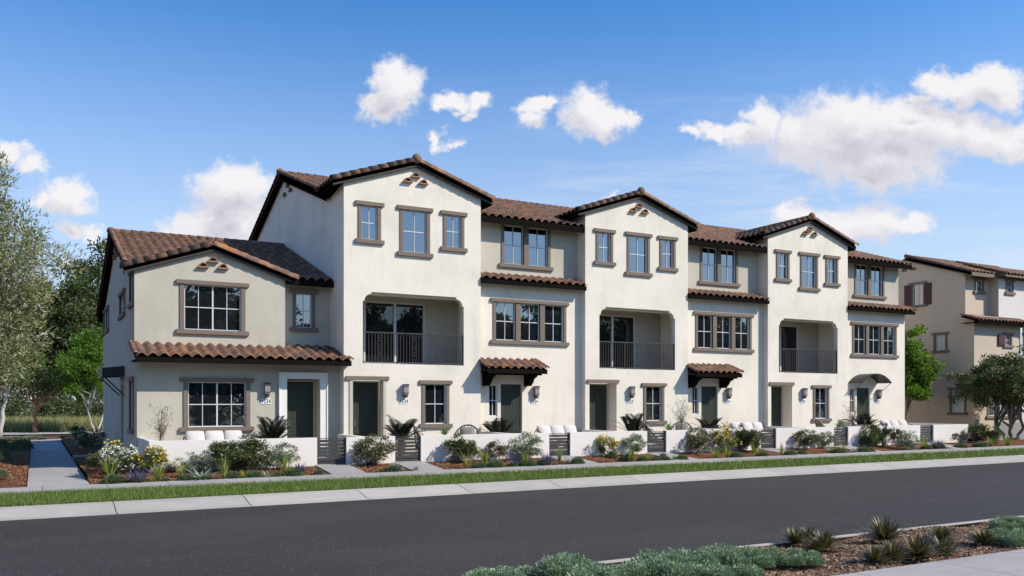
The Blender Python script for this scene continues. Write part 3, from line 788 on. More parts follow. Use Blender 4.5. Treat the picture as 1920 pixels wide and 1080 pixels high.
# ================================================================ end house (two storeys)
eh = thing('townhouse', 'low two storey greige end house with a front gable and long skirt roof', 'house', (2.67, 27.95, 0))
GY = 27.95; UY = 28.72; RY = 29.0; X0 = 2.67; X1 = 8.88
wall('front_wall', fm(GY), rect(X0, X1, .05, 3.46), [rect(4.11, 5.84, 1.25, 2.64), rect(7.12, 8.21, PAD, 2.77)], STG, eh, reveals=[.14, .56])
wall('upper_wall', fm(UY), [(X0, 3.5), (7.27, 3.5), (7.27, 6.05), (4.97, 6.83), (X0, 6.05)], [rect(4.11, 5.85, 4.30, 5.73)], STG, eh)
wall('recessed_wall', fm(RY), rect(7.27, X1, 3.5, 6.15), [rect(7.70, 8.24, 4.53, 5.68)], STG, eh)
sb = MB(); sb.add([(7.27, UY, 3.5), (7.27, RY, 3.5), (7.27, RY, 6.15), (7.27, UY, 6.05)], [(0, 1, 2, 3)]).build('return_wall', STG, eh)
SWIN = [(31.56, 33.83, 5.05, 5.86), (28.95, 29.95, 5.11, 6.05), (38.9, 40.3, 5.03, 5.85), (41.3, 42.0, 5.03, 5.85), (28.95, 30.0, 1.16, 2.68)]
SWIN[0] = (31.75, 33.65, 5.05, 5.72)
sh = [rect(a, b_, c, d) for a, b_, c, d in SWIN]+[rect(32.35, 33.35, .15, 2.62)]
wall('side_wall', lm(X0), [(GY, .05), (42.4, .05), (42.4, 5.95), (RIDGE_Y, 8.2), (UY, 6.05), (UY, 3.75), (GY, 3.45)], sh, STG, eh)
wall('rear_wall', fm(42.4), rect(X0, X1, .05, 6.0), [], STG, eh)
window(eh, fm(GY), [(4.11, 5.84)], 1.25, 2.64, 4, tw=.13, ov=.11)
window(eh, fm(UY), [(4.11, 5.85)], 4.30, 5.73, 4, tw=.13, ov=.11)
window(eh, fm(RY), [(7.70, 8.24)], 4.53, 5.68, 2)
for (a, b_, c, d) in SWIN: window(eh, lm(X0), [(a, b_)], c, d, 2, ov=.06, tw=.10)
door(eh, lm(X0), 32.4, 33.3, .18, 2.58, .12)
door(eh, fm(GY), 7.24, 8.14, PAD, 2.69, .52)
sur = MB(fm(GY))     # stepped white door surround
sur.box(6.90, 7.12, 0, .07, .1, 2.77); sur.box(8.21, 8.42, 0, .07, .1, 2.77); sur.box(6.90, 8.42, 0, .07, 2.77, 2.94)
sur.box(6.86, 6.90, 0, .10, .1, 2.98); sur.box(8.42, 8.46, 0, .10, .1, 2.98); sur.box(6.90, 8.42, 0, .10, 2.94, 2.98)
sur.build('door_surround', mat_plain('white_surround', (.78, .75, .70), .8), eh)
lamp(eh, fm(GY), 6.48, 2.20); plaque(eh, GY, 6.465, 2.045)
MB(fm(GY)).box(7.05, 8.35, 0, .35, .1, .235).build('door_step', CONC, eh)
vents(eh, [(4.97, UY, 6.50), (4.67, UY, 6.31), (5.28, UY, 6.31)])
vents(eh, [(X0, 35.2, 7.62), (X0, 34.8, 7.40), (X0, 35.6, 7.40)], R(-90))
# skirt roof between the floors; the right part runs back to the recessed wall
sk = skirt(eh, X0-.10, 9.06, 27.28, 3.36, UY, rake_l=True, slope=.30)
tiles(sk, (7.27, UY-.02, 3.36+(UY-27.28)*.30), (1, 0, 0), (0, .958, .287), X1-7.27, .33, 20)
caps(sk, (9.06, 27.24, 3.40), (9.06, 27.49, 3.48), scale=.62)
# main roof of the end house
RZ = 8.30; ZL = lambda y: RZ-SL*(35.2-y)
xL = X0-.20
dk = MB(); dk.slab([(7.45, 28.62, ZL(28.62)-.01), (X1, 28.62, ZL(28.62)-.01), (X1, 29.3, ZL(29.3)-.01), (7.45, 29.3, ZL(29.3)-.01)], (0, 0, -.15))
dk.slab([(xL, 29.3, ZL(29.3)-.01), (X1, 29.3, ZL(29.3)-.01), (X1, 35.2, RZ-.01), (xL, 35.2, RZ-.01)], (0, 0, -.15))
dk.slab([(xL, 35.2, RZ-.012), (X1, 35.2, RZ-.012), (X1, 42.85, ZL(27.55)-.01), (xL, 42.85, ZL(27.55)-.01)], (0, 0, -.15))
er = dk.build('roof', DARK, eh)
wing_back = lambda z: 35.2-(RZ-z)/SL
tiles(er, (xL, 28.57, ZL(28.62)), (1, 0, 0), (0, CA, SA), X1-xL, (35.2-28.62)/CA, 300,
      keep=lambda P: not (P.y < 29.0 and P.x < 7.4) and not (P.z < 7.0-SL*abs(P.x-4.97) - .05), order='cols')
MB().slab([(xL, 35.2, RZ+.05), (X1, 35.2, RZ+.05), (X1, 42.85, ZL(27.55)+.05), (xL, 42.85, ZL(27.55)+.05)], (0, 0, -.05)).build('rear_slope', TILE, er)
caps(er, (xL, 35.2, RZ+.03), (X1, 35.2, RZ+.03), name='ridge_tile')
caps(er, (xL, 42.9, ZL(27.55)+.04), (xL, 35.3, RZ+.05), scale=.7); caps(er, (xL, 29.3, ZL(29.3)+.05), (xL, 35.1, RZ+.05), scale=.7)
ball(er, (xL, 35.2, RZ+.05), .95)
MB().slab([(xL, 29.3, ZL(29.3)-.02), (xL, 35.2, RZ-.02), (xL, 35.2, RZ-.24), (xL, 29.3, ZL(29.3)-.24)], (.05, 0, 0)).slab([(xL, 42.85, ZL(27.55)-.02), (xL, 35.2, RZ-.02), (xL, 35.2, RZ-.24), (xL, 42.85, ZL(27.55)-.24)], (.05, 0, 0)).build('rake_board', DARK, er)
MB().box(7.45, X1, 28.56, 28.62, ZL(28.62)-.2, ZL(28.62)-.0).build('fascia', DARK, er)
MB().box(7.27, X1, 28.62, 29.0, ZL(28.62)-.12, ZL(28.62)-.09).build('soffit', DARK, er)
gable_roof(eh, 4.97, 2.62, 28.58, wing_back, 6.97, ridge_back=wing_back(6.97), ballpos=False, maxl=60)
# black metal awning over the side door
aw = MB()
ys = [31.95, 33.75]
aw.slab([(X0, ys[0], 3.24), (X0, ys[1], 3.24), (X0-.66, ys[1], 3.17), (X0-.66, ys[0], 3.17)], (0, 0, -.04))
aw.box(X0-.69, X0-.66, ys[0], ys[1], 2.86, 3.17)
aw.slab([(X0-.66, ys[0], 3.13), (X0, ys[0], 3.20), (X0, ys[0], 2.90), (X0-.66, ys[0], 2.86)], (0, .03, 0)).slab([(X0-.66, ys[1], 3.13), (X0, ys[1], 3.20), (X0, ys[1], 2.90), (X0-.66, ys[1], 2.86)], (0, -.03, 0))
awo = aw.build('metal_awning', BLACK, eh)
for y in ys:
    MB().tube([(X0-.6, y, 2.84), (X0-.02, y, 2.25)], .022, 6).build('strut', BLACK, awo)

# ================================================================ three-storey houses with towers
tower_desc = ['white three storey gabled balcony house right beside the low end house',
              'middle white three storey gabled house with balcony, between two recessed tiled awning houses',
              'rightmost white three storey gabled house with balcony, nearest the arched awning entry']
for i in range(3):
    x0 = TX[i]; xc = x0+2.515; x1 = x0+5.03
    th = thing('townhouse', tower_desc[i], 'house', (x0, TY, 0), 'gabled three storey townhouses with balconies')
    bal = balcony_outline(x0+.65, x0+4.36, 3.30, 5.69)
    holes = [rect(x0+.19, x0+1.46, PAD, 2.75), rect(x0+2.88, x0+3.68, 1.26, 2.64), bal,
             rect(x0+.60, x0+1.17, 7.42, 8.55), rect(x0+2.07, x0+2.95, 7.12, 8.56), rect(x0+3.68, x0+4.26, 7.42, 8.55)]
    wall('front_wall', fm(TY), [(x0, .05), (x1, .05), (x1, 9.22), (xc, 10.06), (x0, 9.22)], holes, STW, th, reveals=[.62, .14, .22, .14, .14, .14])
    # side walls
    if i == 0:
        MB().add([(x0, TY, .05), (x0, 42.4, .05), (x0, 42.4, 8.7), (x0, RIDGE_Y, 11.12), (x0, 28.9, 9.03), (x0, TY, 9.22)], [(0, 1, 2, 3, 4, 5)]).build('side_wall', STW, th)
        vents(th, [(x0, 34.55, 10.62), (x0, 34.1, 10.36), (x0, 35.0, 10.36)], R(-90), .9)
    else:
        MB().add([(x0, TY, .05), (x0, 28.6, .05), (x0, 28.6, 9.1), (x0, TY, 9.22)], [(0, 1, 2, 3)]).build('side_wall', STW, th)
    MB().add([(x1, TY, .05), (x1, 28.6, .05), (x1, 28.6, 9.1), (x1, TY, 9.22)], [(0, 1, 2, 3)]).build('side_wall', STW, th)
    # balcony room
    bx0, bx1 = x0+.12, x0+4.89
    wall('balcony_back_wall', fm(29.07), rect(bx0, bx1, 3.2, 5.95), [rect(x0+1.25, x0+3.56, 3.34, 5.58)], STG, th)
    MB().box(bx0, bx1, TY+.22, 29.07, 3.20, 3.32).build('balcony_floor', CONC, th)
    MB().add([(bx0, TY+.22, 5.9), (bx1, TY+.22, 5.9), (bx1, 29.07, 5.9), (bx0, 29.07, 5.9)], [(0, 1, 2, 3)]).build('balcony_ceiling', STW, th)
    for bx in (bx0, bx1):
        MB().add([(bx, TY+.22, 3.2), (bx, 29.07, 3.2), (bx, 29.07, 5.9), (bx, TY+.22, 5.9)], [(0, 1, 2, 3)]).build('balcony_side_wall', STW, th)
    for q0, q1, q2 in ((bx0, bx1, 5.6), (bx0, x0+.65, 3.2), (x0+4.36, bx1, 3.2)):
        yq = TY+.221 if q2 > 5 else TY+.223
        MB().add([(q0, yq, q2), (q1, yq, q2), (q1, yq, 5.9), (q0, yq, 5.9)], [(0, 1, 2, 3)]).build('parapet_back', STW, th)
    sd = MB(fm(29.07)); a, b_ = x0+1.25, x0+3.56; m_ = (a+b_)/2
    sd.box(a, a+.06, -.12, -.01, 3.34, 5.58).box(b_-.06, b_, -.12, -.01, 3.34, 5.58).box(m_-.04, m_+.04, -.12, -.01, 3.34, 5.58)
    sd.box(a+.06, m_-.04, -.12, -.01, 5.52, 5.58).box(m_+.04, b_-.06, -.12, -.01, 5.52, 5.58).box(a+.06, m_-.04, -.12, -.01, 3.34, 3.42).box(m_+.04, b_-.06, -.12, -.01, 3.34, 3.42)
    sl_ = sd.build('sliding_door', VINYL, th)
    for (p0, p1) in ((a+.05, m_-.03), (m_+.03, b_-.05)): MB(fm(29.07)).box(p0, p1, -.10, -.08, 3.40, 5.54).build('pane', GLASSD, sl_)
    railing(th, x0+.65, x0+4.36, TY+.05, 3.29, 4.37)
    window(th, fm(TY), [(x0+.60, x0+1.17)], 7.42, 8.55); window(th, fm(TY), [(x0+2.07, x0+2.95)], 7.12, 8.56); window(th, fm(TY), [(x0+3.68, x0+4.26)], 7.42, 8.55)
    window(th, fm(TY), [(x0+2.88, x0+3.68)], 1.26, 2.64)
    door(th, fm(TY), x0+.49, x0+1.37, PAD, 2.68, .57)
    MB(fm(TY)).box(x0+.07, x0+1.56, -.02, .06, 2.75, 2.875).build('door_lintel', TRIM, th)
    if i == 0:
        MB(fm(TY)).box(x0+.19, x0+.30, -.03, .03, PAD, 2.75).box(x0+1.36, x0+1.46, -.05, .03, PAD, 2.75).build('door_trim', BEIGE, th)
    lamp(th, fm(TY), x0+2.13, 2.19); plaque(th, TY, x0+2.10, 2.04)
    vents(th, [(xc, TY, 9.72), (xc-.29, TY, 9.52), (xc+.29, TY, 9.52)])
    main_roof(th, x0-(.18 if i == 0 else 0), x1, 29.05, 170 if i == 0 else 60, keep=lambda P: P.z > 10.22-SL*abs(P.x-xc)-.05, order='cols' if i == 0 else 'rows')
    gable_roof(th, xc, 2.515+.40, 27.36, lambda z: RIDGE_Y-(RIDGE_Z-z)/SL, 10.20, ridge_back=RIDGE_Y-(RIDGE_Z-10.2)/SL, maxl=140)
    if i == 0:
        rk = [o for o in th.children if o.name.startswith('roof')][0]
        xl = x0-.18
        caps(rk, (xl, 29.15, MZ(29.15)+.06), (xl, 35.1, RIDGE_Z+.05), scale=.75); caps(rk, (xl, 42.8, MZ(27.6)+.05), (xl, 35.3, RIDGE_Z+.05), scale=.75)
        ball(rk, (xl, 35.2, RIDGE_Z+.08), 1.0)
        MB().slab([(xl, 28.95, MZ(28.95)-.02), (xl, 35.2, RIDGE_Z-.02), (xl, 35.2, RIDGE_Z-.27), (xl, 28.95, MZ(28.95)-.27)], (.05, 0, 0)).slab([(xl, 42.82, MZ(27.58)-.02), (xl, 35.2, RIDGE_Z-.02), (xl, 35.2, RIDGE_Z-.27), (xl, 42.82, MZ(27.58)-.27)], (.05, 0, 0)).build('rake_board', DARK, rk)
        MB().add([(xl+.05, 28.95, MZ(28.95)-.17), (x0, 28.95, MZ(28.95)-.17), (x0, 35.2, RIDGE_Z-.17), (xl+.05, 35.2, RIDGE_Z-.17)], [(0, 1, 2, 3)]).build('soffit', DARK, rk)

# ================================================================ recessed houses
rec_desc = ['recessed three storey house between the tallest gabled house and the middle one, tiled entry awning',
            'recessed three storey house between the middle and the rightmost gabled houses, tiled entry awning',
            'recessed three storey house closing the terrace at the right, black arched awning over its door']
for i in range(3):
    x0 = TX[i]+5.03; x1 = TX[i+1] if i < 2 else 37.28
    rh = thing('townhouse', rec_desc[i], 'house', (x0, 27.77, 0), 'recessed three storey townhouses')
    LYY, UYY = 27.77, 28.06; s = x0-.0
    wall('front_wall', fm(LYY), rect(x0, x1, .05, 6.48), [rect(s+.47, s+.82, 1.50, 2.64), rect(s+.95, s+1.85, PAD, 2.69),
         rect(s+.74, s+1.57, 4.27, 5.66), rect(s+1.77, s+2.61, 4.27, 5.66), rect(s+2.81, s+3.65, 4.27, 5.66)], STW, rh, reveals=[.14, .16, .14, .14, .14])
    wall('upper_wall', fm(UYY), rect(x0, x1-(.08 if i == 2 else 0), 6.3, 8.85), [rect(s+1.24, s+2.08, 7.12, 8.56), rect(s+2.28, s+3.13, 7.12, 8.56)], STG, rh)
    if i == 2:
        MB().add([(x1, 27.77, .05), (x1, 42.4, .05), (x1, 42.4, 6.5), (x1, 27.77, 6.5)], [(0,1,2,3)]).add([(x1-.08, 28.06, 6.3), (x1-.08, 42.4, 6.3), (x1-.08, 42.4, 8.7), (x1-.08, RIDGE_Y, 11.1), (x1-.08, 28.06, 8.75)], [(0,1,2,3,4)]).build('side_wall', STW, rh)
    window(rh, fm(LYY), [(s+.74, s+1.57), (s+1.77, s+2.61), (s+2.81, s+3.65)], 4.27, 5.66)
    window(rh, fm(UYY), [(s+1.24, s+2.08), (s+2.28, s+3.13)], 7.12, 8.56)
    window(rh, fm(LYY), [(s+.47, s+.82)], 1.50, 2.64, trims=False, fw=.035)
    door(rh, fm(LYY), s+.98, s+1.82, PAD, 2.66, .09, frame_w=.03)
    lamp(rh, fm(LYY), s+2.40, 2.17); plaque(rh, LYY, s+2.36, 2.03)
    MB(fm(LYY)).box(s+.8, s+2.0, 0, .35, .1, .235).build('door_step', CONC, rh)
    xo = .45 if i == 2 else 0
    main_roof(rh, x0+.0, x1+(.25 if i == 2 else 0), EAVE_Y, 300)
    skirt(rh, x0+.0, x1+(.30 if i == 2 else .0), 27.44, 6.42, UYY, slope=.40, rake_r=(i == 2))
    if i < 2:
        ax0, ax1 = s-.02, s+2.42
        aw = skirt(rh, ax0, ax1, 26.95, 3.20, LYY, slope=.40, rake_l=True, rake_r=True)
        aw.name = 'tile_awning'
        bt = MB().box(ax0+.15, ax1-.15, 27.05, 27.17, 2.98, 3.10)
        bt.build('beam', DARK, aw)
        for bx in (ax0+.22, ax1-.50):
            cb = MB(lambda a, d, z: (bx+a, LYY-d, z)); w = .16
            prof = [(0, 2.60), (.30, 2.60), (.36, 2.68), (.44, 2.74), (.50, 2.84), (.60, 2.90), (.72, 2.93), (.72, 3.10), (0, 3.10)]
            n = len(prof); cb.add([(0, d, z) for d, z in prof]+[(w, d, z) for d, z in prof], [tuple(range(n)), tuple(range(2*n-1, n-1, -1))]+[(k, (k+1) % n, n+(k+1) % n, n+k) for k in range(n)])
            cb.build('bracket', DARK, aw)
    else:
        ac_ = s+1.38; hw = 1.02; n = 14; b = MB(); vs = []; fs = []
        rad = 1.45; zt = 3.33
        for y in (LYY, 26.98):
            for rr in (rad, rad-.03):
                for k in range(n+1):
                    t = math.asin(hw/rad)*(-1+2*k/n); vs.append((ac_+math.sin(t)*rr, y, zt-rad+math.cos(t)*rr))
        m = n+1
        for k in range(n): fs += [(k, k+1, 2*m+k+1, 2*m+k), (m+k, 3*m+k, 3*m+k+1, m+k+1), (2*m+k, 2*m+k+1, 3*m+k+1, 3*m+k)]
        b.add(vs, fs); aw = b.build('arched_awning', BLACK, rh, smooth=False)
        zb = zt-rad+math.cos(math.asin(hw/rad))*rad
        for sg in (-1, 1):
            MB().tube([(ac_+sg*(hw-.03), 27.0, zb), (ac_+sg*(hw-.03), LYY-.0, 2.30)], .014, 6).build('strut', BLACK, aw)
            MB().tube([(ac_+sg*(hw-.02), 27.0, zb), (ac_+sg*(hw-.02), LYY, zb)], .014, 6).build('side_bar', BLACK, aw)

# ================================================================ neighbouring building on the right
nb = thing('townhouse', 'tan stucco building with maroon shutters standing beyond the terrace at the right edge', 'house', (43.6, 28.2, 0))
NX = 43.6
wall('side_wall', lm(NX), [(28.3, 0), (36.5, 0), (36.5, 8.7), (32.2, 10.05), (28.8, 8.95), (28.8, 6.55), (28.3, 6.4)],
     [rect(31.28, 31.98, 7.46, 8.62), rect(29.95, 30.55, 4.84, 5.70), rect(28.85, 29.6, 1.44, 2.66)], STN, nb)
wall('front_wall', fm(28.3), rect(NX, 47.75, 0, 6.6), [rect(46.35, 46.85, 5.1, 5.66), rect(44.82, 47.2, 1.25, 2.3)], STN, nb)
wall('upper_wall', fm(28.8), rect(NX, 45.8, 6.4, 9.0), [rect(44.5, 45.1, 8.0, 8.6)], STN, nb)
MB().add([(45.75, 28.8, 6.3), (45.75, 28.3, 6.3), (45.75, 28.3, 9.0), (45.75, 28.8, 9.0)], [(0,1,2,3)]).build('return_wall', STN, nb)
wall('bay_wall', fm(28.3), rect(45.75, 52, 6.55, 9.0), [rect(46.5, 46.98, 8.0, 8.62)], STP, nb)
wall('pale_front_wall', fm(28.2), rect(47.75, 52, 0, 6.6), [rect(47.95, 48.6, 5.0, 5.7)], STP, nb)
window(nb, lm(NX), [(31.28, 31.98)], 7.46, 8.62); window(nb, lm(NX), [(29.95, 30.55)], 4.84, 5.70, glass=CURT); window(nb, lm(NX), [(28.85, 29.6)], 1.44, 2.66, glass=CURT)
for y in (30.78, 32.02):
    s_ = MB(lm(NX)).box(y, y+.46, .0, .05, 7.42, 8.64).build('shutter', SHUT, nb)
    for k in range(4): MB(lm(NX)).box(y+.02+k*.11, y+.115+k*.11, .05, .062, 7.45, 8.61).build('board', SHUT, s_)
window(nb, fm(28.3), [(46.35, 46.85)], 5.1, 5.66); s_ = MB(fm(28.3)).box(45.65, 46.2, .036, .07, 5.06, 5.68).build('shutter', SHUT, nb)
for k in range(4): MB(fm(28.3)).box(45.67+k*.135, 45.79+k*.135, .07, .082, 5.08, 5.66).build('board', SHUT, s_)
window(nb, fm(28.8), [(44.5, 45.1)], 8.0, 8.6); window(nb, fm(28.3), [(46.5, 46.98)], 8.0, 8.62); window(nb, fm(28.2), [(47.95, 48.6)], 5.0, 5.7)
window(nb, fm(28.3), [(44.82, 47.2)], 1.25, 2.3, cols=4, glass=GLASS)
MB(fm(28.3)).box(47.34, 47.72, .036, .08, 1.1, 2.45).build('shutter', SHUT, nb)
vents(nb, [(NX, 32.2, 9.70), (NX, 31.9, 9.50), (NX, 32.5, 9.50)], R(-90), .9)
nx0 = NX-.25
MZ2 = lambda y: 10.20-SL*(32.2-y)
nr = MB().slab([(nx0, 28.3, MZ2(28.3)-.01), (52, 28.3, MZ2(28.3)-.01), (52, 32.2, 10.19), (nx0, 32.2, 10.19)], (0, 0, -.15)).slab([(nx0, 32.2, 10.188), (52, 32.2, 10.188), (52, 37, 8.6), (nx0, 37, 8.6)], (0, 0, -.15)).build('roof', FASC, nb)
tiles(nr, (nx0, 28.26, MZ2(28.3)), (1, 0, 0), (0, CA, SA), 52-nx0, 3.9/CA, 90, keep=lambda P: P.x < 46.2 or P.y > 28.3)
caps(nr, (nx0, 28.3, MZ2(28.3)+.04), (nx0, 32.1, 10.26), scale=.8); caps(nr, (nx0, 32.2, 10.24), (52, 32.2, 10.24), name='ridge_tile'); ball(nr, (nx0, 32.2, 10.27), .9)
MB().slab([(nx0, 28.3, MZ2(28.3)-.02), (nx0, 32.2, 10.18), (nx0, 32.2, 9.98), (nx0, 28.3, MZ2(28.3)-.22)], (.05, 0, 0)).build('rake_board', TRIM, nr)
MB().box(nx0, 52, 28.24, 28.29, MZ2(28.3)-.2, MZ2(28.3)-.01).build('fascia', TRIM, nr)
MB().box(nx0, 52, 28.29, 28.85, MZ2(28.3)-.14, MZ2(28.3)-.11).build('soffit', TRIM, nr)
# bay's projecting roof
gr = MB().slab([(45.6, 27.8, 8.86), (52, 27.8, 8.86), (52, 29.4, 9.40), (45.6, 29.4, 9.40)], (0, 0, -.12)).build('bay_roof', TRIM, nb)
tiles(gr, (45.6, 27.75, 8.87), (1, 0, 0), (0, CA, SA), 6.4, 2.6, 60)
caps(gr, (45.6, 27.76, 8.92), (45.6, 30.6, 9.88), scale=.8)
ns = skirt(nb, NX-.35, 52, 27.85, 6.30, 28.8, slope=.33, rake_l=True, maxn=110)

# ================================================================ patio walls and gates
def patio_wall(label, x0, x1, returns=()):
    t = thing('patio_wall', label, 'wall', (x0, 25.05, 0), 'low white patio walls')
    MB().box(x0, x1, 25.05, 25.25, -.1, .97).build('front_panel', STF, t)
    for rx, y1, top in returns: MB().box(rx, rx+.18, 25.252, y1, -.1, top).build('side_panel', STF, t)
W = [
 ('long low white stucco wall at the left before the end house, from house corner to first gate', 2.70, 7.28, [(2.70, 27.94, .97)]),
 ('short low white wall between the first two gates, behind the round olive-green shrub', 8.17, 9.72, [(8.67, 27.49, .967)]),
 ('long low white wall between second and third gates, before the first recessed house', 10.58, 15.27, [(13.83, 27.49, .967)]),
 ('low white wall between third and fourth gates, behind the lone yellow flowering shrub', 16.12, 19.42, [(18.20, 27.49, .967)]),
 ('low white wall between fourth and fifth gates, behind a yellow shrub flanked by green ones', 20.30, 25.01, [(23.32, 27.49, .967)]),
 ('low white wall between fifth and sixth gates, behind one dark and one white shrub', 25.84, 29.14, [(27.70, 27.49, .967)]),
 ('low white wall between sixth and last gates, behind the wide green hedge-like shrubs', 30.01, 34.69, [(32.82, 27.49, .967)]),
 ('last low white wall piece at the right end, right of the last gate', 35.62, 38.15, [(37.97, 31.5, .967)])]
for w in W: patio_wall(*w)
slat_me = {}
gl = ['first charcoal slatted gate from the left, before the end house door', 'second slatted gate, between the short wall and long wall before the tallest house',
      'third slatted gate, left of the wall with the lone yellow shrub', 'fourth slatted gate, before the middle gabled house',
      'fifth slatted gate, right of the three shrubs before the second recessed house', 'sixth slatted gate, before the rightmost gabled house', 'last slatted gate at the right, near the arched awning entry']
for i, (a, b_) in enumerate(GATES):
    g = thing('slatted_gate', gl[i], 'gate', (a, 25.12, 0), 'charcoal slatted patio gates')
    b = MB(); b.box(a+.01, a+.05, 25.11, 25.16, .14, .95); b.box(b_-.05, b_-.0, 25.11, 25.16, .12, .96); b.box(a+.05, b_-.05, 25.115, 25.155, .93, .95).build('gate_frame', GATE, g)
    MB().box(b_-.10, b_-.055, 25.06, 25.11, .62, .70).build('latch', GATE, g)
    for k in range(7):
        z = .18+k*.107
        MB().box(a+.05, b_-.05, 25.12, 25.145, z, z+.082).build('slat', GATE, g)

# low wall before the neighbour, tree shade put into its grey colour
gw = MB().box(43.9, 60, 27.2, 27.4, 0, .92).build('garden_wall', mat_stucco('stucco_shade_grey', (.30, .29, .28)), None)
tag(gw, 'low stucco garden wall with tree shade painted grey, before the tan building, behind the red-flowered tree', 'wall')

# ================================================================ vegetation
def crown_np(rng, C, Rr, nclus, nleaf, L, W, clus_r, shell=.55, flat=1.0, up=.3, spread=.8):
    """clusters within an ellipsoid Rr about C; returns leaf quads and cluster centres"""
    d = nrm(rng.normal(size=(nclus, 3))); r = rng.uniform(shell, 1, (nclus, 1))**.7
    r = r*(1+.22*np.sin(d[:, :1]*5+1.3)*np.cos(d[:, 1:2]*4+.4)+.12*np.sin(d[:, 2:]*9))
    cc = C+d*r*Rr
    cr = clus_r*rng.uniform(.6, 1.35, nclus)
    idx = rng.integers(0, nclus, nclus*nleaf)
    off = nrm(rng.normal(size=(len(idx), 3)))*(rng.uniform(0, 1, (len(idx), 1))**.5)*cr[idx][:, None]
    off[:, 2] *= flat
    p = cc[idx]+off
    out = nrm(nrm(p-C)*.5+nrm(off)*.8)
    return leafV(rng, p, out, L, W, spread, up), cc

def limb_path(rng, a, b, sag=.15, n=5, wob=.08):
    a = Vector(a); b = Vector(b); L = (b-a).length; pts = []
    for k in range(n+1):
        t = k/n; p = a.lerp(b, t); p.z += sag*L*math.sin(math.pi*t)*.6
        if 0 < k < n: p += Vector(rng.normal(size=3))*wob*L*.5
        pts.append(p)
    return pts

def tree(name, label, cat, loc, C, Rr, trunk_top, r0, leafm, bark, seed, nclus=90, nleaf=160, L=.12, W=.05, clus_r=.5, limbs=9, lean=(0, 0), group=None,
         shell=.45, flat=.8, up=.2, spread=.8, flowers=None, stems=1, twigs=40):
    rng = np.random.default_rng(seed)
    t = thing(name, label, cat, loc, group)
    V, cc = crown_np(rng, np.array(C, float), np.array(Rr, float), nclus, nleaf, L, W, clus_r, shell, flat, up, spread)
    b = MB()
    for s in range(stems):
        ang = 2*math.pi*s/stems+.5; sp = .0 if stems == 1 else .35
        top = Vector((trunk_top[0]+math.cos(ang)*sp*2, trunk_top[1]+math.sin(ang)*sp*2, trunk_top[2]*(1 if stems == 1 else rng.uniform(.8, 1.1))))
        base = Vector((math.cos(ang)*sp*.3, math.sin(ang)*sp*.3, -.05))
        rs = r0 if stems == 1 else r0*.62
        pts = [base.lerp(top, k/5)+Vector((lean[0]*math.sin(k/5*3.14)*.3, lean[1]*math.sin(k/5*3.14)*.3, 0))+(Vector(rng.normal(size=3))*rs*.5 if 0 < k < 5 else Vector((0, 0, 0))) for k in range(6)]
        b.tube(pts, [rs*(1.35 if k == 0 else 1-.09*k) for k in range(6)], 9)
        for k in range(limbs):
            tgt = Vector(cc[rng.integers(0, len(cc))]); st = pts[-1] if k % 3 else pts[-2]
            lp = limb_path(rng, st, tgt, .1)
            b.tube(lp, [rs*.55*(1-.17*j)+.004 for j in range(6)], 6)
            for q in range(twigs//limbs):
                near = min((Vector(c) for c in cc[rng.integers(0, len(cc), 6)]), key=lambda c: (c-lp[3]).length)
                b.tube(limb_path(rng, lp[3 if q % 2 else 2], near, .05, 3), [rs*.2, rs*.15, rs*.1, .004], 5)
    tr = link('trunk', b.mesh('trunk', smooth=True), bark, t)
    cr = link('crown', npmesh('crown', V, leafm), None, t)
    if flowers:
        fm_, nf, fs = flowers; k = rng.integers(0, len(V), nf); p = V[k, 2]
        FV = np.concatenate([leafV(rng, p+rng.normal(size=p.shape)*.02, np.zeros_like(p), fs, fs*.9, 1, .2) for _ in range(4)])
        link('flowers', npmesh('flowers', FV, fm_), None, t)['kind'] = 'stuff'
    return t
def copy_tree(t, loc, rz, s, label=None, group=None):
    r = t.copy(); COL.objects.link(r); r.location = loc; r.rotation_euler = (0, 0, rz); r.scale = (s, s, s)
    if label: r['label'] = label
    if group: r['group'] = group
    for ch in t.children:
        c = ch.copy(); COL.objects.link(c); c.parent = r
    return r

# olive tree at the left edge
tree('olive_tree', 'tall grey-green olive tree overhanging the left edge beside the side path', 'tree', (-1.85, 27.0, .1), (0, 0, 4.9), (2.55, 2.5, 3.45), (.1, .1, 1.9), .15, L_OLIVE, BARK, 3,
     nclus=230, nleaf=185, L=.145, W=.036, clus_r=.50, limbs=9, shell=.2, flat=1.0, up=.35, spread=.55, twigs=27)
# street trees behind
tree('bright_tree', 'bright green young tree with pale forked trunk beyond the back road, near the house side', 'tree', (3.5, 62.5, 0), (-.3, 0, 4.0), (1.9, 1.7, 2.3), (.1, 0, 1.9), .12, L_BRIGHT, BARKW, 8,
     nclus=130, nleaf=150, L=.15, W=.085, clus_r=.40, stems=2, shell=.25)
tree('red_barked_tree', 'small tree with red-brown trunk and reddish flowers behind the side path', 'tree', (0.05, 64.0, 0), (0, 0, 3.55), (1.7, 1.6, 1.4), (0, 0, 1.9), .13, L_MID, BARKR, 9,
     nclus=60, nleaf=90, L=.15, W=.08, clus_r=.45, shell=.3, flowers=(L_RED, 22, .12))
tree('pale_trunk_tree', 'tree with a pale slanting trunk at the far left edge of the photo', 'tree', (-1.75, 56.5, 0), (-.4, 0, 4.3), (2.6, 2.2, 1.9), (.3, 0, 2.6), .15, L_MID, BARKW, 10,
     nclus=80, nleaf=90, L=.15, W=.08, clus_r=.5, shell=.3)
bt1 = tree('background_tree', 'tall dark green tree rising just left of the end house roof', 'tree', (6.2, 88, 0), (0, 0, 9.5), (4.4, 4.4, 7.2), (0, 0, 3), .35, L_DARKT, BARK, 21,
     nclus=150, nleaf=120, L=.38, W=.2, clus_r=1.1, shell=.4)
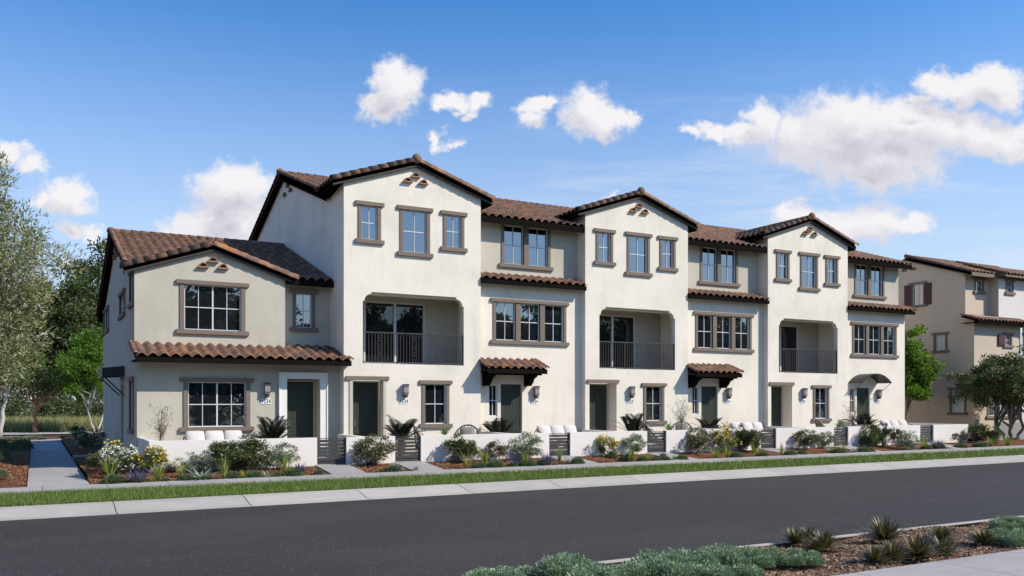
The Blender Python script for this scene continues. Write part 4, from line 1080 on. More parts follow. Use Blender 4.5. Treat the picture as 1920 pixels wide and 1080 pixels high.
bt2 = tree('background_tree', 'rounded dark tree between the olive tree and the end house', 'tree', (1.2, 84, 0), (0, 0, 7.2), (4.2, 4.0, 5.6), (0, 0, 3), .3, L_DARKT, BARK, 22,
     nclus=130, nleaf=120, L=.36, W=.2, clus_r=1.1, shell=.4)
copy_tree(bt2, (-4.5, 86, 0), 1.2, 1.05, 'dark tree behind the olive tree crown, farthest left of the tall trees')
copy_tree(bt1, (-9, 90, 0), 2.2, .95, 'dark tree beyond the left edge behind the olive crown')
copy_tree(bt1, (3.8, 99, 0), 2.9, .9, 'far dark tree showing between the two tall trees by the house')
copy_tree(bt2, (10.5, 92, 0), 2.4, 1.0, 'dark tree mostly hidden behind the end house corner')
# hedge (uncountable mass)
def hedge():
    rng = np.random.default_rng(32); n = 420
    c = np.stack([rng.uniform(-16, 14, n), rng.uniform(79, 82.5, n), rng.uniform(.4, 2.3, n)], 1)
    idx = rng.integers(0, n, n*85); off = nrm(rng.normal(size=(len(idx), 3)))*rng.uniform(0, 1, (len(idx), 1))**.5*.7
    p = c[idx]+off; V = leafV(rng, p, nrm(off), .2, .12, .8, .2)
    o = link('hedge', npmesh('hedge', V, L_SHRUB)); o['kind'] = 'stuff'; tag(o, 'rough green bramble hedge behind the meadow', 'hedge')
hedge()
def unseen_hedge():  # hedge added out of view so the lower panes mirror dark foliage
    rng = np.random.default_rng(35); n = 900
    c = np.stack([rng.uniform(-15, 120, n), rng.uniform(-24, -21.5, n), rng.uniform(.4, 4.6, n)], 1)
    idx = rng.integers(0, n, n*60); off = nrm(rng.normal(size=(len(idx), 3)))*rng.uniform(0, 1, (len(idx), 1))**.5*.9
    o = link('added_mirror_hedge', npmesh('added_mirror_hedge', leafV(rng, c[idx]+off, nrm(off), .42, .28, .8, .2), L_DARKT)); o['kind'] = 'stuff'; tag(o, 'added hedge out of view behind the near-side street trees, darkening the window reflections', 'hedge')
unseen_hedge()
# right-hand trees
tree('maple_tree', 'bright green small tree with slim leaning trunk between the terrace and tan building', 'tree', (40.75, 30.4, 0), (.45, 0, 3.7), (1.18, 1.2, 1.9), (.4, 0, 2.0), .085, L_BRIGHT, BARK, 41,
     nclus=120, nleaf=150, L=.14, W=.09, clus_r=.36, shell=.3, limbs=8, up=.1)
tree('flowering_tree', 'broad dark green tree with red blossoms and many grey stems at the right edge', 'tree', (43.15, 26.1, .05), (.15, 0, 2.98), (2.5, 2.2, 1.32), (.1, 0, 1.1), .16, L_SHRUB, BARK, 42,
     nclus=240, nleaf=190, L=.12, W=.072, clus_r=.38, shell=.35, stems=4, limbs=6, flowers=(L_RED, 130, .10), flat=.8, twigs=48)
# trees across the street behind the viewer (seen in the window panes)
st = tree('street_tree', 'leafy tree on the near side of the street, seen mirrored in the window panes', 'tree', (6, -17, 0), (0, 0, 6.6), (4.4, 4.4, 5.6), (0, 0, 3), .25, L_DARKT, BARK, 51,
     nclus=190, nleaf=110, L=.5, W=.32, clus_r=1.25, shell=.1, group='trees across the street')
rs = random.Random(9)
for k in range(1, 17):
    copy_tree(st, (6+k*6.3+rs.uniform(-.8, .8), -17+rs.uniform(-2, 2), 0), rs.uniform(0, 6), rs.uniform(.86, 1.08), None, 'trees across the street')

# ---- small plants: prototypes built once, scaled copies
PR = {}
def proto(kind, var):
    key = (kind, var)
    if key in PR: return PR[key]
    rng = np.random.default_rng(hash_(kind)*7+var*13+1); parts = []
    def shrub(mat, n=26, nl=95, L=.055, W=.028, flat=1.0):
        V, cc = crown_np(rng, np.array([0, 0, .52]), np.array([.44, .44, .42]), n, nl, L, W, .13, .3, flat, .35, .6)
        V[:, :, 2] = np.maximum(V[:, :, 2], .02)
        b = MB()
        for k in range(7):
            b.tube(limb_path(rng, (rng.normal()*.02, rng.normal()*.02, 0), cc[rng.integers(0, len(cc))], .05, 4, .05), [.014, .011, .008, .006, .003], 5)
        parts.append(('foliage', npmesh('foliage', V, mat))); parts.append(('stem', (lambda m: (m.materials.append(BARK), m)[1])(b.mesh('stem'))))
        return V, cc
    def flow(V, mat, n, s, name='flowers', topbias=True):
        c = V[:, 2]; w = np.clip(c[:, 2]-.35, 0, 1) if topbias else np.ones(len(c)); r = np.linalg.norm(c[:, :2], axis=1); w = w+(r > .3)*.25; w = w/w.sum()
        k = rng.choice(len(c), n, p=w); p = c[k]+nrm(c[k]-np.array([0, 0, .5]))*.02
        FV = np.concatenate([leafV(rng, p, nrm(p-np.array([0, -.0, .4])), s, s*.8, .9, .2) for _ in range(3)])
        parts.append((name, npmesh(name, FV, mat)))
    def tuft(mat, n, L, W, tilt, droop, m=5, rad=.05, name='blades', tmin=0.):
        a = rng.uniform(0, 6.283, n); base = np.stack([np.cos(a)*rad*rng.uniform(0, 1, n), np.sin(a)*rad*rng.uniform(0, 1, n), np.zeros(n)], 1)
        P = bladeP(rng, base, a, rng.uniform(tmin, tilt, n), L*rng.uniform(.6, 1.05, n), np.full(n, W), droop, m)
        P[..., 2] = np.maximum(P[..., 2], .01)
        parts.append((name, strips(name, P, mat)))
    if kind == 'green': shrub(L_SHRUB, 34, 100, .075, .036)
    elif kind == 'olive': shrub(L_OLSH, 34, 100, .07, .03)
    elif kind == 'red': shrub(L_REDSH, 28, 80, .06, .03)
    elif kind == 'pale': V, _ = shrub(L_PALE, 30, 95, .06, .034); flow(V, L_WHITE, 70, .03)
    elif kind == 'yellow': V, _ = shrub(L_MID, 28, 90, .055, .03); flow(V, L_YEL, 170, .065)
    elif kind == 'white': V, _ = shrub(L_SHRUB, 30, 95, .055, .03); flow(V, L_WHITE, 300, .06)
    elif kind == 'bluewhite': V, _ = shrub(L_SHRUB, 34, 100, .05, .028); flow(V, L_WHITE, 110, .045)
    elif kind == 'flax': tuft(L_FLAX, 26, 1.0, .06, .55, .25, 5, .07)
    elif kind == 'lime': tuft(L_LIME, 34, .9, .07, 1.1, .3, 4, .06)
    elif kind == 'silver': tuft(L_SILV, 60, .75, .055, 1.25, .35, 5, .05)
    elif kind == 'grass': tuft(L_BROWN, 90, .8, .02, .9, .5, 4, .10)
    elif kind == 'feather': tuft(L_FLAX, 60, 1.0, .02, .45, .3, 4, .12)
    elif kind == 'lav':
        tuft(L_LAV, 150, .85, .03, 1.1, .15, 3, .14); tuft(L_PURP, 40, .95, .045, .9, .1, 3, .12, 'flowers')
    elif kind == 'purple':
        tuft(L_LAV, 90, .7, .03, 1.0, .15, 3, .14); tuft(L_PURP, 80, .9, .055, .9, .1, 3, .12, 'flowers')
    elif kind == 'sage':
        n = 1500; d = nrm(rng.normal(size=(n, 3))); d[:, 2] = np.abs(d[:, 2]); p = d*np.array([.48, .48, .8])*rng.uniform(.5, 1, (n, 1))
        parts.append(('foliage', npmesh('foliage', leafV(rng, p, d, .16, .05, .5, .5), L_SAGE)))
    elif kind == 'cover':
        n = 15000; nb = 14; bc = np.concatenate([rng.uniform(-.36, .36, (nb, 2)), np.zeros((nb, 1))], 1); idx = rng.integers(0, nb, n)
        d = nrm(rng.normal(size=(n, 3))); d[:, 2] = np.abs(d[:, 2]); h = rng.uniform(.55, 1.0, nb)[idx][:, None]
        p = bc[idx]+d*np.concatenate([np.full((n, 2), .20), h*.55], 1)*rng.uniform(.6, 1.08, (n, 1))
        parts.append(('foliage', npmesh('foliage', leafV(rng, p, d, .070, .019, .40, 1.1), L_COVER)))
    elif kind == 'coverfar':
        n = 1600; d = nrm(rng.normal(size=(n, 3))); d[:, 2] = np.abs(d[:, 2]); p = d*np.array([.5, .5, .7])*rng.uniform(.5, 1, (n, 1))
        parts.append(('foliage', npmesh('foliage', leafV(rng, p, d, .12, .05, .6, .5), L_PALE)))
    elif kind == 'yucca':
        n = 120; a = rng.uniform(0, 6.283, n); ti = rng.uniform(.05, 1.5, n)**.9
        base = np.stack([np.cos(a)*.05, np.sin(a)*.05, .12*(1-ti/1.5)+.04], 1)
        P = bladeP(rng, base, a, ti, .56*rng.uniform(.8, 1.1, n), np.full(n, .062), .10, 4); P[..., 2] = np.maximum(P[..., 2], .01)
        parts.append(('spikes', strips('spikes', P, L_YUC)))
    elif kind == 'mound': 
        n = 3500; d = nrm(rng.normal(size=(n, 3))); d[:, 2] = np.abs(d[:, 2]); p = d*np.array([.48, .48, .85])*rng.uniform(.7, 1, (n, 1))
        parts.append(('foliage', npmesh('foliage', leafV(rng, p, d, .07, .03, .7, .4), L_SAGE)))
    PR[key] = parts; return parts
def hash_(s): return sum((i+1)*ord(c) for i, c in enumerate(s)) % 9973

prs = random.Random(77)
def plant(kind, name, x, y, w, h, label, cat, group=None, z=None):
    if kind in ('sage', 'lav', 'purple', 'flax', 'lime', 'silver', 'feather', 'grass'): w *= 1.3; h *= 1.15
    elif kind in ('green', 'olive', 'pale', 'yellow', 'white', 'red'): w *= 1.1; h *= 1.06
    v = prs.randrange(3)
    z = bed_z(x, y) if z is None else z
    t = thing(name, label, cat, (x, y, z), group); t.rotation_euler = (0, 0, prs.uniform(0, 6.28)); t.scale = (w, w, h)
    for nm, me in proto(kind, v):
        c_ = link(nm, me, None, t)
        if nm == 'flowers': c_['kind'] = 'stuff'
    return t

SIN, COS = math.sin(R(28.9)), math.cos(R(28.9))
#PLANTS-BEGIN
PL = [
 ('yellow', 'yellow_shrub', 1.92, 26.16, 1.00, 0.68, 'large yellow flowering shrub behind the white one at the end house corner'),
 ('white', 'white_flower_shrub', 1.99, 25.03, 0.96, 0.68, 'large white flowering shrub at the left corner of the end house'),
 ('olive', 'shrub', 1.51, 25.57, 0.69, 0.51, 'olive-green shrub left of the large white flowering shrub'),
 ('bluewhite', 'flowering_shrub', 1.69, 40.21, 1.07, 0.79, 'shaded white-dotted shrub beside the path, along the end house side wall'),
 ('bluewhite', 'flowering_shrub', 1.83, 35.10, 1.11, 0.90, 'nearest shaded bushy shrub at the end house side wall'),
 ('green', 'shrub', 1.91, 49.49, 0.90, 0.69, 'farthest shaded shrub by the end house side wall'),
 ('yellow', 'yellow_shrub', 2.77, 24.77, 0.86, 0.64, 'yellow flowering shrub at the left end of the long white wall'),
 ('pale', 'shrub', 3.85, 24.77, 0.86, 0.56, 'pale green shrub left of the biggest green bush before the end house wall'),
 ('green', 'shrub', 4.73, 24.70, 1.08, 0.85, 'left half of the biggest green bush before the long white wall'),
 ('green', 'shrub', 5.32, 24.74, 0.97, 0.80, 'right half of the biggest green bush before the long white wall'),
 ('pale', 'shrub', 6.19, 24.72, 1.02, 0.68, 'whitish shrub right of the biggest green bush, near the first gate'),
 ('flax', 'flax_plant', 1.71, 24.34, 0.51, 0.63, 'yellow-green spiky flax before the large white flowering shrub'),
 ('flax', 'flax_plant', 2.74, 23.56, 0.42, 0.54, 'yellow-green spiky flax before the yellow shrub at the wall end'),
 ('feather', 'feather_grass', 3.36, 24.00, 0.40, 0.44, 'feathery grass tuft between the first yellow shrub and the silver agave'),
 ('flax', 'flax_plant', 4.37, 23.56, 0.43, 0.61, 'upright yellow-green flax left of the purple flowers before the end house wall'),
 ('lime', 'lime_plant', 4.92, 23.56, 0.40, 0.27, 'lime green low leafy rosette right of the purple flowers'),
 ('flax', 'flax_plant', 5.96, 23.56, 0.47, 0.63, 'upright yellow-green flax before the whitish shrub near the first gate'),
 ('silver', 'silver_agave', 3.80, 23.61, 0.78, 0.43, 'big silvery spiky agave before the end house wall'),
 ('silver', 'silver_agave', 5.46, 23.56, 0.44, 0.30, 'small silvery agave left of the flax near the first gate'),
 ('lav', 'lavender', 3.24, 24.88, 0.45, 0.30, 'grey lavender clump left of the feathery grass, end house bed'),
 ('purple', 'purple_flowers', 4.92, 24.85, 0.56, 0.32, 'purple flowering clump between flax and lime rosette, end house bed'),
 ('lav', 'lavender', 2.24, 23.57, 0.53, 0.36, 'dark lavender clump right of the leftmost flax'),
 ('sage', 'sage_mound', 1.72, 23.56, 0.43, 0.25, 'low sage mound before the leftmost flax'),
 ('sage', 'sage_mound', 2.26, 23.54, 0.32, 0.14, 'low sage mound before the dark lavender clump'),
 ('feather', 'feather_grass', 2.58, 23.54, 0.29, 0.20, 'short bright tuft before the first yellow shrub'),
 ('sage', 'sage_mound', 2.88, 23.54, 0.27, 0.14, 'low sage mound left of the feathery grass'),
 ('sage', 'sage_mound', 3.42, 23.54, 0.33, 0.20, 'low sage mound left of the big silvery agave'),
 ('sage', 'sage_mound', 3.92, 23.53, 0.24, 0.14, 'low sage mound just before the big silvery agave'),
 ('sage', 'sage_mound', 4.59, 23.54, 0.31, 0.21, 'low sage mound before the purple flowers'),
 ('sage', 'sage_mound', 5.16, 23.54, 0.28, 0.21, 'low sage mound right of the lime rosette'),
 ('sage', 'sage_mound', 5.72, 23.53, 0.25, 0.15, 'low sage mound left of the flax near the first gate'),
 ('lav', 'lavender', 6.39, 23.77, 0.49, 0.37, 'grey-green lavender mound nearest the first gate'),
 ('sage', 'sage_mound', 6.16, 23.56, 0.45, 0.24, 'broad low sage mound before the lavender nearest the first gate'),
 ('sage', 'sage_mound', 6.88, 23.53, 0.23, 0.17, 'lone tiny sage mound in the corner beside the first gate path'),
 ('olive', 'shrub', 8.89, 24.70, 1.11, 0.92, 'round olive-green shrub before the short wall'),
 ('lav', 'lavender', 8.91, 24.87, 0.46, 0.20, 'low grey lavender under the round olive-green shrub'),
 ('grass', 'brown_grass', 8.73, 23.57, 0.53, 0.25, 'brown grass tuft before the short wall'),
 ('silver', 'silver_agave', 9.20, 23.56, 0.47, 0.39, 'silvery agave beside the second gate path'),
 ('sage', 'sage_mound', 9.09, 23.55, 0.37, 0.22, 'low sage mound before the silvery agave at the short wall'),
 ('grass', 'brown_grass', 9.78, 23.53, 0.24, 0.23, 'small brown tuft in the corner beside the second gate path'),
 ('green', 'shrub', 11.79, 24.69, 1.14, 0.79, 'round green shrub left of the reddish one, before the long second wall'),
 ('red', 'shrub', 13.04, 24.77, 0.85, 0.63, 'reddish green shrub in the middle of the second long wall'),
 ('pale', 'shrub', 14.11, 24.69, 1.14, 0.87, 'whitish tall shrub near the third gate'),
 ('lav', 'lavender', 11.68, 24.64, 0.44, 0.28, 'grey lavender below the round green shrub of the second long wall'),
 ('flax', 'flax_plant', 11.44, 23.57, 0.50, 0.57, 'yellow-green flax before the round green shrub of the second long wall'),
 ('flax', 'flax_plant', 12.44, 24.32, 0.59, 0.49, 'yellow-green flax just left of the reddish shrub'),
 ('silver', 'silver_agave', 12.46, 23.57, 0.54, 0.41, 'silvery agave below the reddish shrub'),
 ('grass', 'brown_grass', 11.71, 23.55, 0.39, 0.20, 'brown tuft between the two flaxes of the second bed'),
 ('sage', 'sage_mound', 11.86, 23.55, 0.35, 0.20, 'low sage mound left of the silvery agave below the reddish shrub'),
 ('sage', 'sage_mound', 12.40, 23.56, 0.43, 0.24, 'low sage mound before the silvery agave below the reddish shrub'),
 ('sage', 'sage_mound', 13.02, 23.53, 0.25, 0.17, 'low sage mound between the reddish and the whitish shrub'),
 ('purple', 'purple_flowers', 13.13, 23.60, 0.33, 0.28, 'dark purple clump right of the silvery agave below the reddish shrub'),
 ('flax', 'flax_plant', 13.50, 23.55, 0.37, 0.52, 'yellow-green flax before the whitish tall shrub near the third gate'),
 ('sage', 'sage_mound', 13.53, 23.57, 0.51, 0.24, 'low sage mound before the whitish tall shrub near the third gate'),
 ('lav', 'lavender', 14.26, 23.58, 0.56, 0.46, 'blue-grey lavender mound left of the third gate'),
 ('flax', 'flax_plant', 15.09, 24.09, 0.31, 0.55, 'bright upright flax before the third gate'),
 ('sage', 'sage_mound', 14.10, 23.56, 0.40, 0.21, 'low sage mound before the blue-grey lavender at the third gate'),
 ('grass', 'brown_grass', 15.05, 23.56, 0.45, 0.29, 'brown-green tuft right of the third gate flax'),
 ('sage', 'sage_mound', 15.43, 23.55, 0.34, 0.25, 'low sage mound in the corner beside the third gate path'),
 ('yellow', 'yellow_shrub', 17.42, 24.76, 0.87, 0.71, 'lone yellow flowering shrub before the wall between third and fourth gates'),
 ('pale', 'shrub', 18.60, 24.75, 0.93, 0.69, 'whitish shrub right of the lone yellow shrub'),
 ('flax', 'flax_plant', 17.61, 23.57, 0.51, 0.49, 'green flax before the whitish shrub left of the fourth gate'),
 ('flax', 'flax_plant', 18.33, 23.54, 0.28, 0.34, 'small flax before the fourth gate'),
 ('sage', 'sage_mound', 17.44, 24.48, 0.32, 0.23, 'low sage mound at the foot of the lone yellow shrub'),
 ('sage', 'sage_mound', 17.48, 23.82, 0.28, 0.19, 'low sage mound between the lone yellow shrub and the whitish shrub'),
 ('sage', 'sage_mound', 18.06, 23.54, 0.28, 0.19, 'low sage mound right of the green flax by the fourth gate'),
 ('purple', 'purple_flowers', 19.43, 24.15, 0.29, 0.20, 'dark purple clump right of the fourth gate'),
 ('sage', 'sage_mound', 18.65, 23.54, 0.28, 0.15, 'low sage mound below the dark purple clump by the fourth gate'),
 ('lime', 'lime_plant', 19.40, 23.54, 0.28, 0.23, 'bright green rosette between two mounds right of the fourth gate'),
 ('sage', 'sage_mound', 19.00, 23.54, 0.32, 0.19, 'low mound left of the bright green rosette by the fourth gate'),
 ('sage', 'sage_mound', 19.76, 23.55, 0.37, 0.19, 'low mound right of the bright green rosette by the fourth gate'),
 ('olive', 'shrub', 21.49, 24.72, 1.02, 0.93, 'tall greyish-olive shrub at the left end of the wall after the fourth gate'),
 ('yellow', 'yellow_shrub', 22.77, 24.72, 1.04, 0.91, 'yellow shrub flanked by two green shrubs, before the second recessed house'),
 ('green', 'shrub', 23.79, 24.80, 0.73, 0.91, 'dark green shrub right of the flanked yellow shrub'),
 ('green', 'shrub', 24.25, 24.60, 0.72, 0.86, 'dark green shrub left of the fifth gate'),
 ('flax', 'flax_plant', 21.35, 23.56, 0.42, 0.44, 'flax at the left foot of the flanked yellow shrub'),
 ('flax', 'flax_plant', 21.86, 23.55, 0.38, 0.52, 'flax at the right foot of the flanked yellow shrub'),
 ('lav', 'lavender', 23.04, 24.89, 0.41, 0.34, 'lavender between the two flaxes of the flanked yellow shrub'),
 ('sage', 'sage_mound', 22.29, 23.55, 0.34, 0.24, 'low sage mound before the dark green shrubs left of the fifth gate'),
 ('flax', 'flax_plant', 23.80, 24.25, 0.31, 0.51, 'flax before the dark green shrub beside the fifth gate'),
 ('grass', 'brown_grass', 22.50, 23.56, 0.46, 0.28, 'brown tuft left of the fifth gate path'),
 ('flax', 'flax_plant', 23.42, 23.55, 0.39, 0.41, 'green flax right of the fifth gate'),
 ('sage', 'sage_mound', 23.58, 23.55, 0.34, 0.20, 'low sage mound right of the green flax at the fifth gate'),
 ('flax', 'flax_plant', 24.55, 23.54, 0.31, 0.50, 'slim flax in the bed right of the fifth gate'),
 ('sage', 'sage_mound', 25.01, 23.55, 0.39, 0.23, 'low sage mound below the dark shrub after the fifth gate'),
 ('sage', 'sage_mound', 25.62, 23.54, 0.29, 0.19, 'low sage mound in the corner beside the sixth gate path'),
 ('olive', 'shrub', 27.12, 24.71, 1.06, 0.78, 'dark olive shrub in the middle of the wall before the sixth gate'),
 ('pale', 'shrub', 28.43, 24.76, 0.88, 0.61, 'whitish shrub left of the sixth gate'),
 ('silver', 'silver_agave', 27.60, 23.89, 0.42, 0.35, 'silvery agave below the whitish shrub left of the sixth gate'),
 ('sage', 'sage_mound', 27.72, 23.56, 0.41, 0.22, 'low sage mound left of the sixth gate flax'),
 ('flax', 'flax_plant', 27.94, 23.55, 0.37, 0.48, 'flax before the sixth gate'),
 ('silver', 'silver_agave', 28.59, 23.56, 0.42, 0.31, 'silver-blue tuft right of the sixth gate'),
 ('sage', 'sage_mound', 29.09, 23.56, 0.42, 0.24, 'low sage mound before the hedge-like shrubs'),
 ('sage', 'sage_mound', 29.44, 23.54, 0.33, 0.20, 'low sage mound right of the one before the hedge-like shrubs'),
 ('green', 'shrub', 30.97, 24.75, 0.91, 0.87, 'left green shrub of the hedge-like row after the sixth gate'),
 ('green', 'shrub', 31.81, 24.75, 0.91, 0.86, 'middle green shrub of the hedge-like row after the sixth gate'),
 ('red', 'shrub', 32.14, 24.27, 0.85, 0.81, 'brownish shrub at the right of the hedge-like row'),
 ('pale', 'shrub', 32.09, 23.63, 0.97, 0.79, 'whitish shrub before the last gate'),
 ('silver', 'silver_agave', 31.83, 23.57, 0.48, 0.32, 'silvery tuft below the whitish shrub before the last gate'),
 ('flax', 'flax_plant', 32.97, 23.56, 0.44, 0.57, 'spiky flax just right of the last gate'),
 ('lav', 'lavender', 33.74, 23.59, 0.65, 0.48, 'blue-grey mound before the last wall piece'),
 ('sage', 'sage_mound', 33.90, 23.55, 0.40, 0.24, 'low mound before the right part of the last wall piece'),
 ('sage', 'sage_mound', 33.03, 23.55, 0.39, 0.21, 'low mound below the blue-grey mound at the last wall'),
 ('red', 'shrub', 36.58, 24.43, 0.74, 0.56, 'small brown-green shrub at the end of the last wall piece'),
 ('green', 'shrub', 38.35, 24.73, 0.98, 0.89, 'green shrub left of the red-flowered tree trunk'),
 ('green', 'shrub', 38.71, 24.12, 0.92, 0.72, 'green shrub close to the red-flowered tree trunk'),
 ('flax', 'flax_plant', 37.50, 23.57, 0.52, 0.45, 'flax before the green shrub close to the red-flowered tree trunk'),
 ('flax', 'flax_plant', 38.80, 23.59, 0.64, 0.51, 'flax right of the red-flowered tree trunk'),
 ('sage', 'sage_mound', 35.34, 23.56, 0.46, 0.24, 'low mound left of the flax near the red-flowered tree'),
 ('lav', 'lavender', 37.08, 23.69, 0.47, 0.30, 'blue-grey clump between the shrubs near the red-flowered tree'),
 ('sage', 'sage_mound', 36.71, 23.56, 0.46, 0.24, 'low mound below the trunk of the red-flowered tree'),
 ('mound', 'mounded_shrub', -0.94, 32.11, 0.64, 0.43, 'bright rounded mound shrub left of the side path'),
 ('mound', 'mounded_shrub', -0.71, 25.02, 0.32, 0.25, 'small rounded mound nearest the left edge of the photo'),
 ('mound', 'mounded_shrub', -0.46, 39.57, 0.93, 0.45, 'dark low shrub in shade left of the side path'),
 ('mound', 'mounded_shrub', -1.17, 39.96, 0.70, 0.49, 'dark shaded low shrub at the left edge'),
 ('coverfar', 'ground_cover', -0.12, 49.21, 1.28, 0.28, 'pale silvery ground cover beyond the end of the side path, right patch'),
 ('coverfar', 'ground_cover', -0.92, 48.98, 1.27, 0.27, 'pale silvery ground cover beyond the end of the side path, left patch'),
 ('grass', 'brown_grass', 1.27, 49.85, 0.78, 0.29, 'brownish low clump at the far end of the side path'),
]
NEARP = [
 ('cover', 'ground_cover', 4.63, 8.68, 0.76, 0.21, 'leftmost silver-green mound of the near bed, cut by the bottom edge'),
 ('cover', 'ground_cover', 5.43, 8.38, 0.92, 0.32, 'second silver-green mound from the left beside the near kerb'),
 ('cover', 'ground_cover', 5.81, 7.97, 0.66, 0.27, 'silver-green mound at the bottom edge right of the second one'),
 ('cover', 'ground_cover', 6.39, 7.98, 0.93, 0.37, 'large silver-green mound in the middle of the near bed row'),
 ('cover', 'ground_cover', 6.68, 7.48, 0.78, 0.28, 'silver-green mound at the bottom edge before the mulch gap'),
 ('cover', 'ground_cover', 7.40, 8.25, 0.80, 0.29, 'silver-green mound right of the large one beside the kerb'),
 ('cover', 'ground_cover', 7.98, 8.13, 0.64, 0.26, 'silver-green mound left of the lone round one'),
 ('cover', 'ground_cover', 7.05, 7.41, 0.55, 0.22, 'silver-green mound touching the bottom edge, rightmost along it'),
 ('cover', 'ground_cover', 8.49, 7.81, 0.51, 0.20, 'lone round silver-green mound on open mulch'),
 ('cover', 'ground_cover', 13.84, 8.32, 0.72, 0.21, 'silver-green mound by the near kerb at the right edge'),
 ('cover', 'ground_cover', 12.28, 7.40, 0.64, 0.26, 'silver-green mound at the right edge behind the rightmost spiky plant'),
 ('yucca', 'spiky_plant', 9.55, 8.90, 0.29, 0.23, 'spiky brown-green plant at the kerb, left one of the back trio'),
 ('yucca', 'spiky_plant', 9.91, 8.97, 0.25, 0.22, 'spiky brown-green plant at the kerb, middle of the back trio'),
 ('yucca', 'spiky_plant', 9.57, 8.38, 0.31, 0.27, 'spiky brown-green plant, right one of the back trio'),
 ('yucca', 'spiky_plant', 9.34, 8.36, 0.22, 0.16, 'small spiky plant tucked before the back trio'),
 ('yucca', 'spiky_plant', 10.80, 8.37, 0.45, 0.36, 'largest spiky plant, overlapping the near kerb'),
 ('yucca', 'spiky_plant', 9.31, 7.36, 0.31, 0.24, 'spiky plant nearest the viewer, left of the front group'),
 ('yucca', 'spiky_plant', 9.63, 7.35, 0.30, 0.27, 'spiky plant second in the front group'),
 ('yucca', 'spiky_plant', 10.11, 7.34, 0.40, 0.31, 'widest spiky plant in the middle of the front group'),
 ('yucca', 'spiky_plant', 10.69, 7.38, 0.32, 0.24, 'spiky plant at the right of the front group'),
 ('yucca', 'spiky_plant', 11.65, 8.07, 0.33, 0.22, 'spiky plant behind the right one of the front group'),
 ('yucca', 'spiky_plant', 11.95, 7.63, 0.34, 0.21, 'lone rightmost spiky plant beside the silver-green mound'),
]
GRP = {'sage': 'low sage mounds in the front beds', 'flax': 'spiky flax plants in the front beds', 'silver': 'silvery agaves in the front beds', 'lav': 'lavender clumps in the front beds',
       'cover': 'silver-green mounds of the near bed', 'yucca': 'spiky plants of the near bed', 'green': 'green shrubs before the patio walls', 'yellow': 'yellow flowering shrubs', 'pale': 'whitish shrubs before the patio walls'}
for k_, n_, x_, y_, w_, h_, l_ in PL:
    o = plant(k_, n_, x_, y_, w_, h_, l_, n_.replace('_', ' '), GRP.get(k_), z=(.02 if y_ > 50 else None))
for k_, n_, x_, y_, w_, h_, l_ in NEARP:
    w_ *= 1.0 if k_ == 'cover' else 1.8
    o = plant(k_, n_, x_, y_, w_, h_*(1.5 if k_ == 'cover' else 1.45), l_, n_.replace('_', ' '), GRP.get(k_), z=0.0)
#PLANTS-END

# ================================================================ patio furniture
def cushion(w, d, h, seg=3):
    bm = bmesh.new(); bmesh.ops.create_cube(bm, size=1)
    bmesh.ops.subdivide_edges(bm, edges=bm.edges, cuts=4, use_grid_fill=True)
    for v in bm.verts:
        x, y, z = v.co*2
        k = (abs(x)**9+abs(z)**9+abs(y)**9)**(1/9)
        k2 = 1/max(k, 1e-6)*max(abs(x), abs(y), abs(z))
        puff = 1-.45*max(abs(x), abs(z))**3
        v.co = Vector((x*k2*w/2, y*k2*d/2*puff, z*k2*h/2))
    me = bpy.data.meshes.new('cushion'); bm.to_mesh(me); bm.free()
    me.polygons.foreach_set('use_smooth', [True]*len(me.polygons)); return me
def sofa(x0, x1, y, label, n=3):
    t = thing('patio_sofa', label, 'sofa', ((x0+x1)/2, y, .28), 'white cushioned patio sofas')
    z = .28; w = (x1-x0)/n
    b = MB().box(x0, x1, y-.38, y+.38, z+.22, z+.28)
    for x in (x0+.03, x1-.03):
        for yy in (y-.35, y+.35): b.tube([(x, yy, z), (x, yy, z+.24)], .02, 6)
    for x in (x0-.03, x1+.03):
        b.tube([(x, y-.36, z+.22), (x, y-.38, z+.45), (x, y-.1, z+.62), (x, y+.25, z+.72), (x, y+.4, z+.60), (x, y+.40, z+.22)], .016, 6)
    b.tube([(x0, y+.40, z+.66), (x1, y+.40, z+.66)], .016, 6)
    b.build('frame', RATT, t)
    bc = cushion(w-.015, .26, .56); sc_ = cushion(w-.02, .66, .17); bc.materials.append(CUSH); sc_.materials.append(CUSH)
    for k in range(n):
        o = link('back_cushion', bc, None, t, Vector((x0+w*(k+.5), y+.20, z+.60))-wloc(t)); o.rotation_euler = (R(-24), 0, trng.uniform(-.02, .02))
        link('seat_cushion', sc_, None, t, Vector((x0+w*(k+.5), y-.05, z+.36))-wloc(t))
sofa(3.95, 5.62, 27.15, 'three white back cushions of a sofa under the end house window')
sofa(16.15, 17.85, 27.1, 'white three-cushion sofa between the first recessed house door and the middle gabled house')
sofa(25.60, 27.35, 27.1, 'white three-cushion sofa beside the second recessed house door')
sofa(35.0, 36.8, 27.1, 'white three-cushion sofa at the right end, below the arched awning lamp')
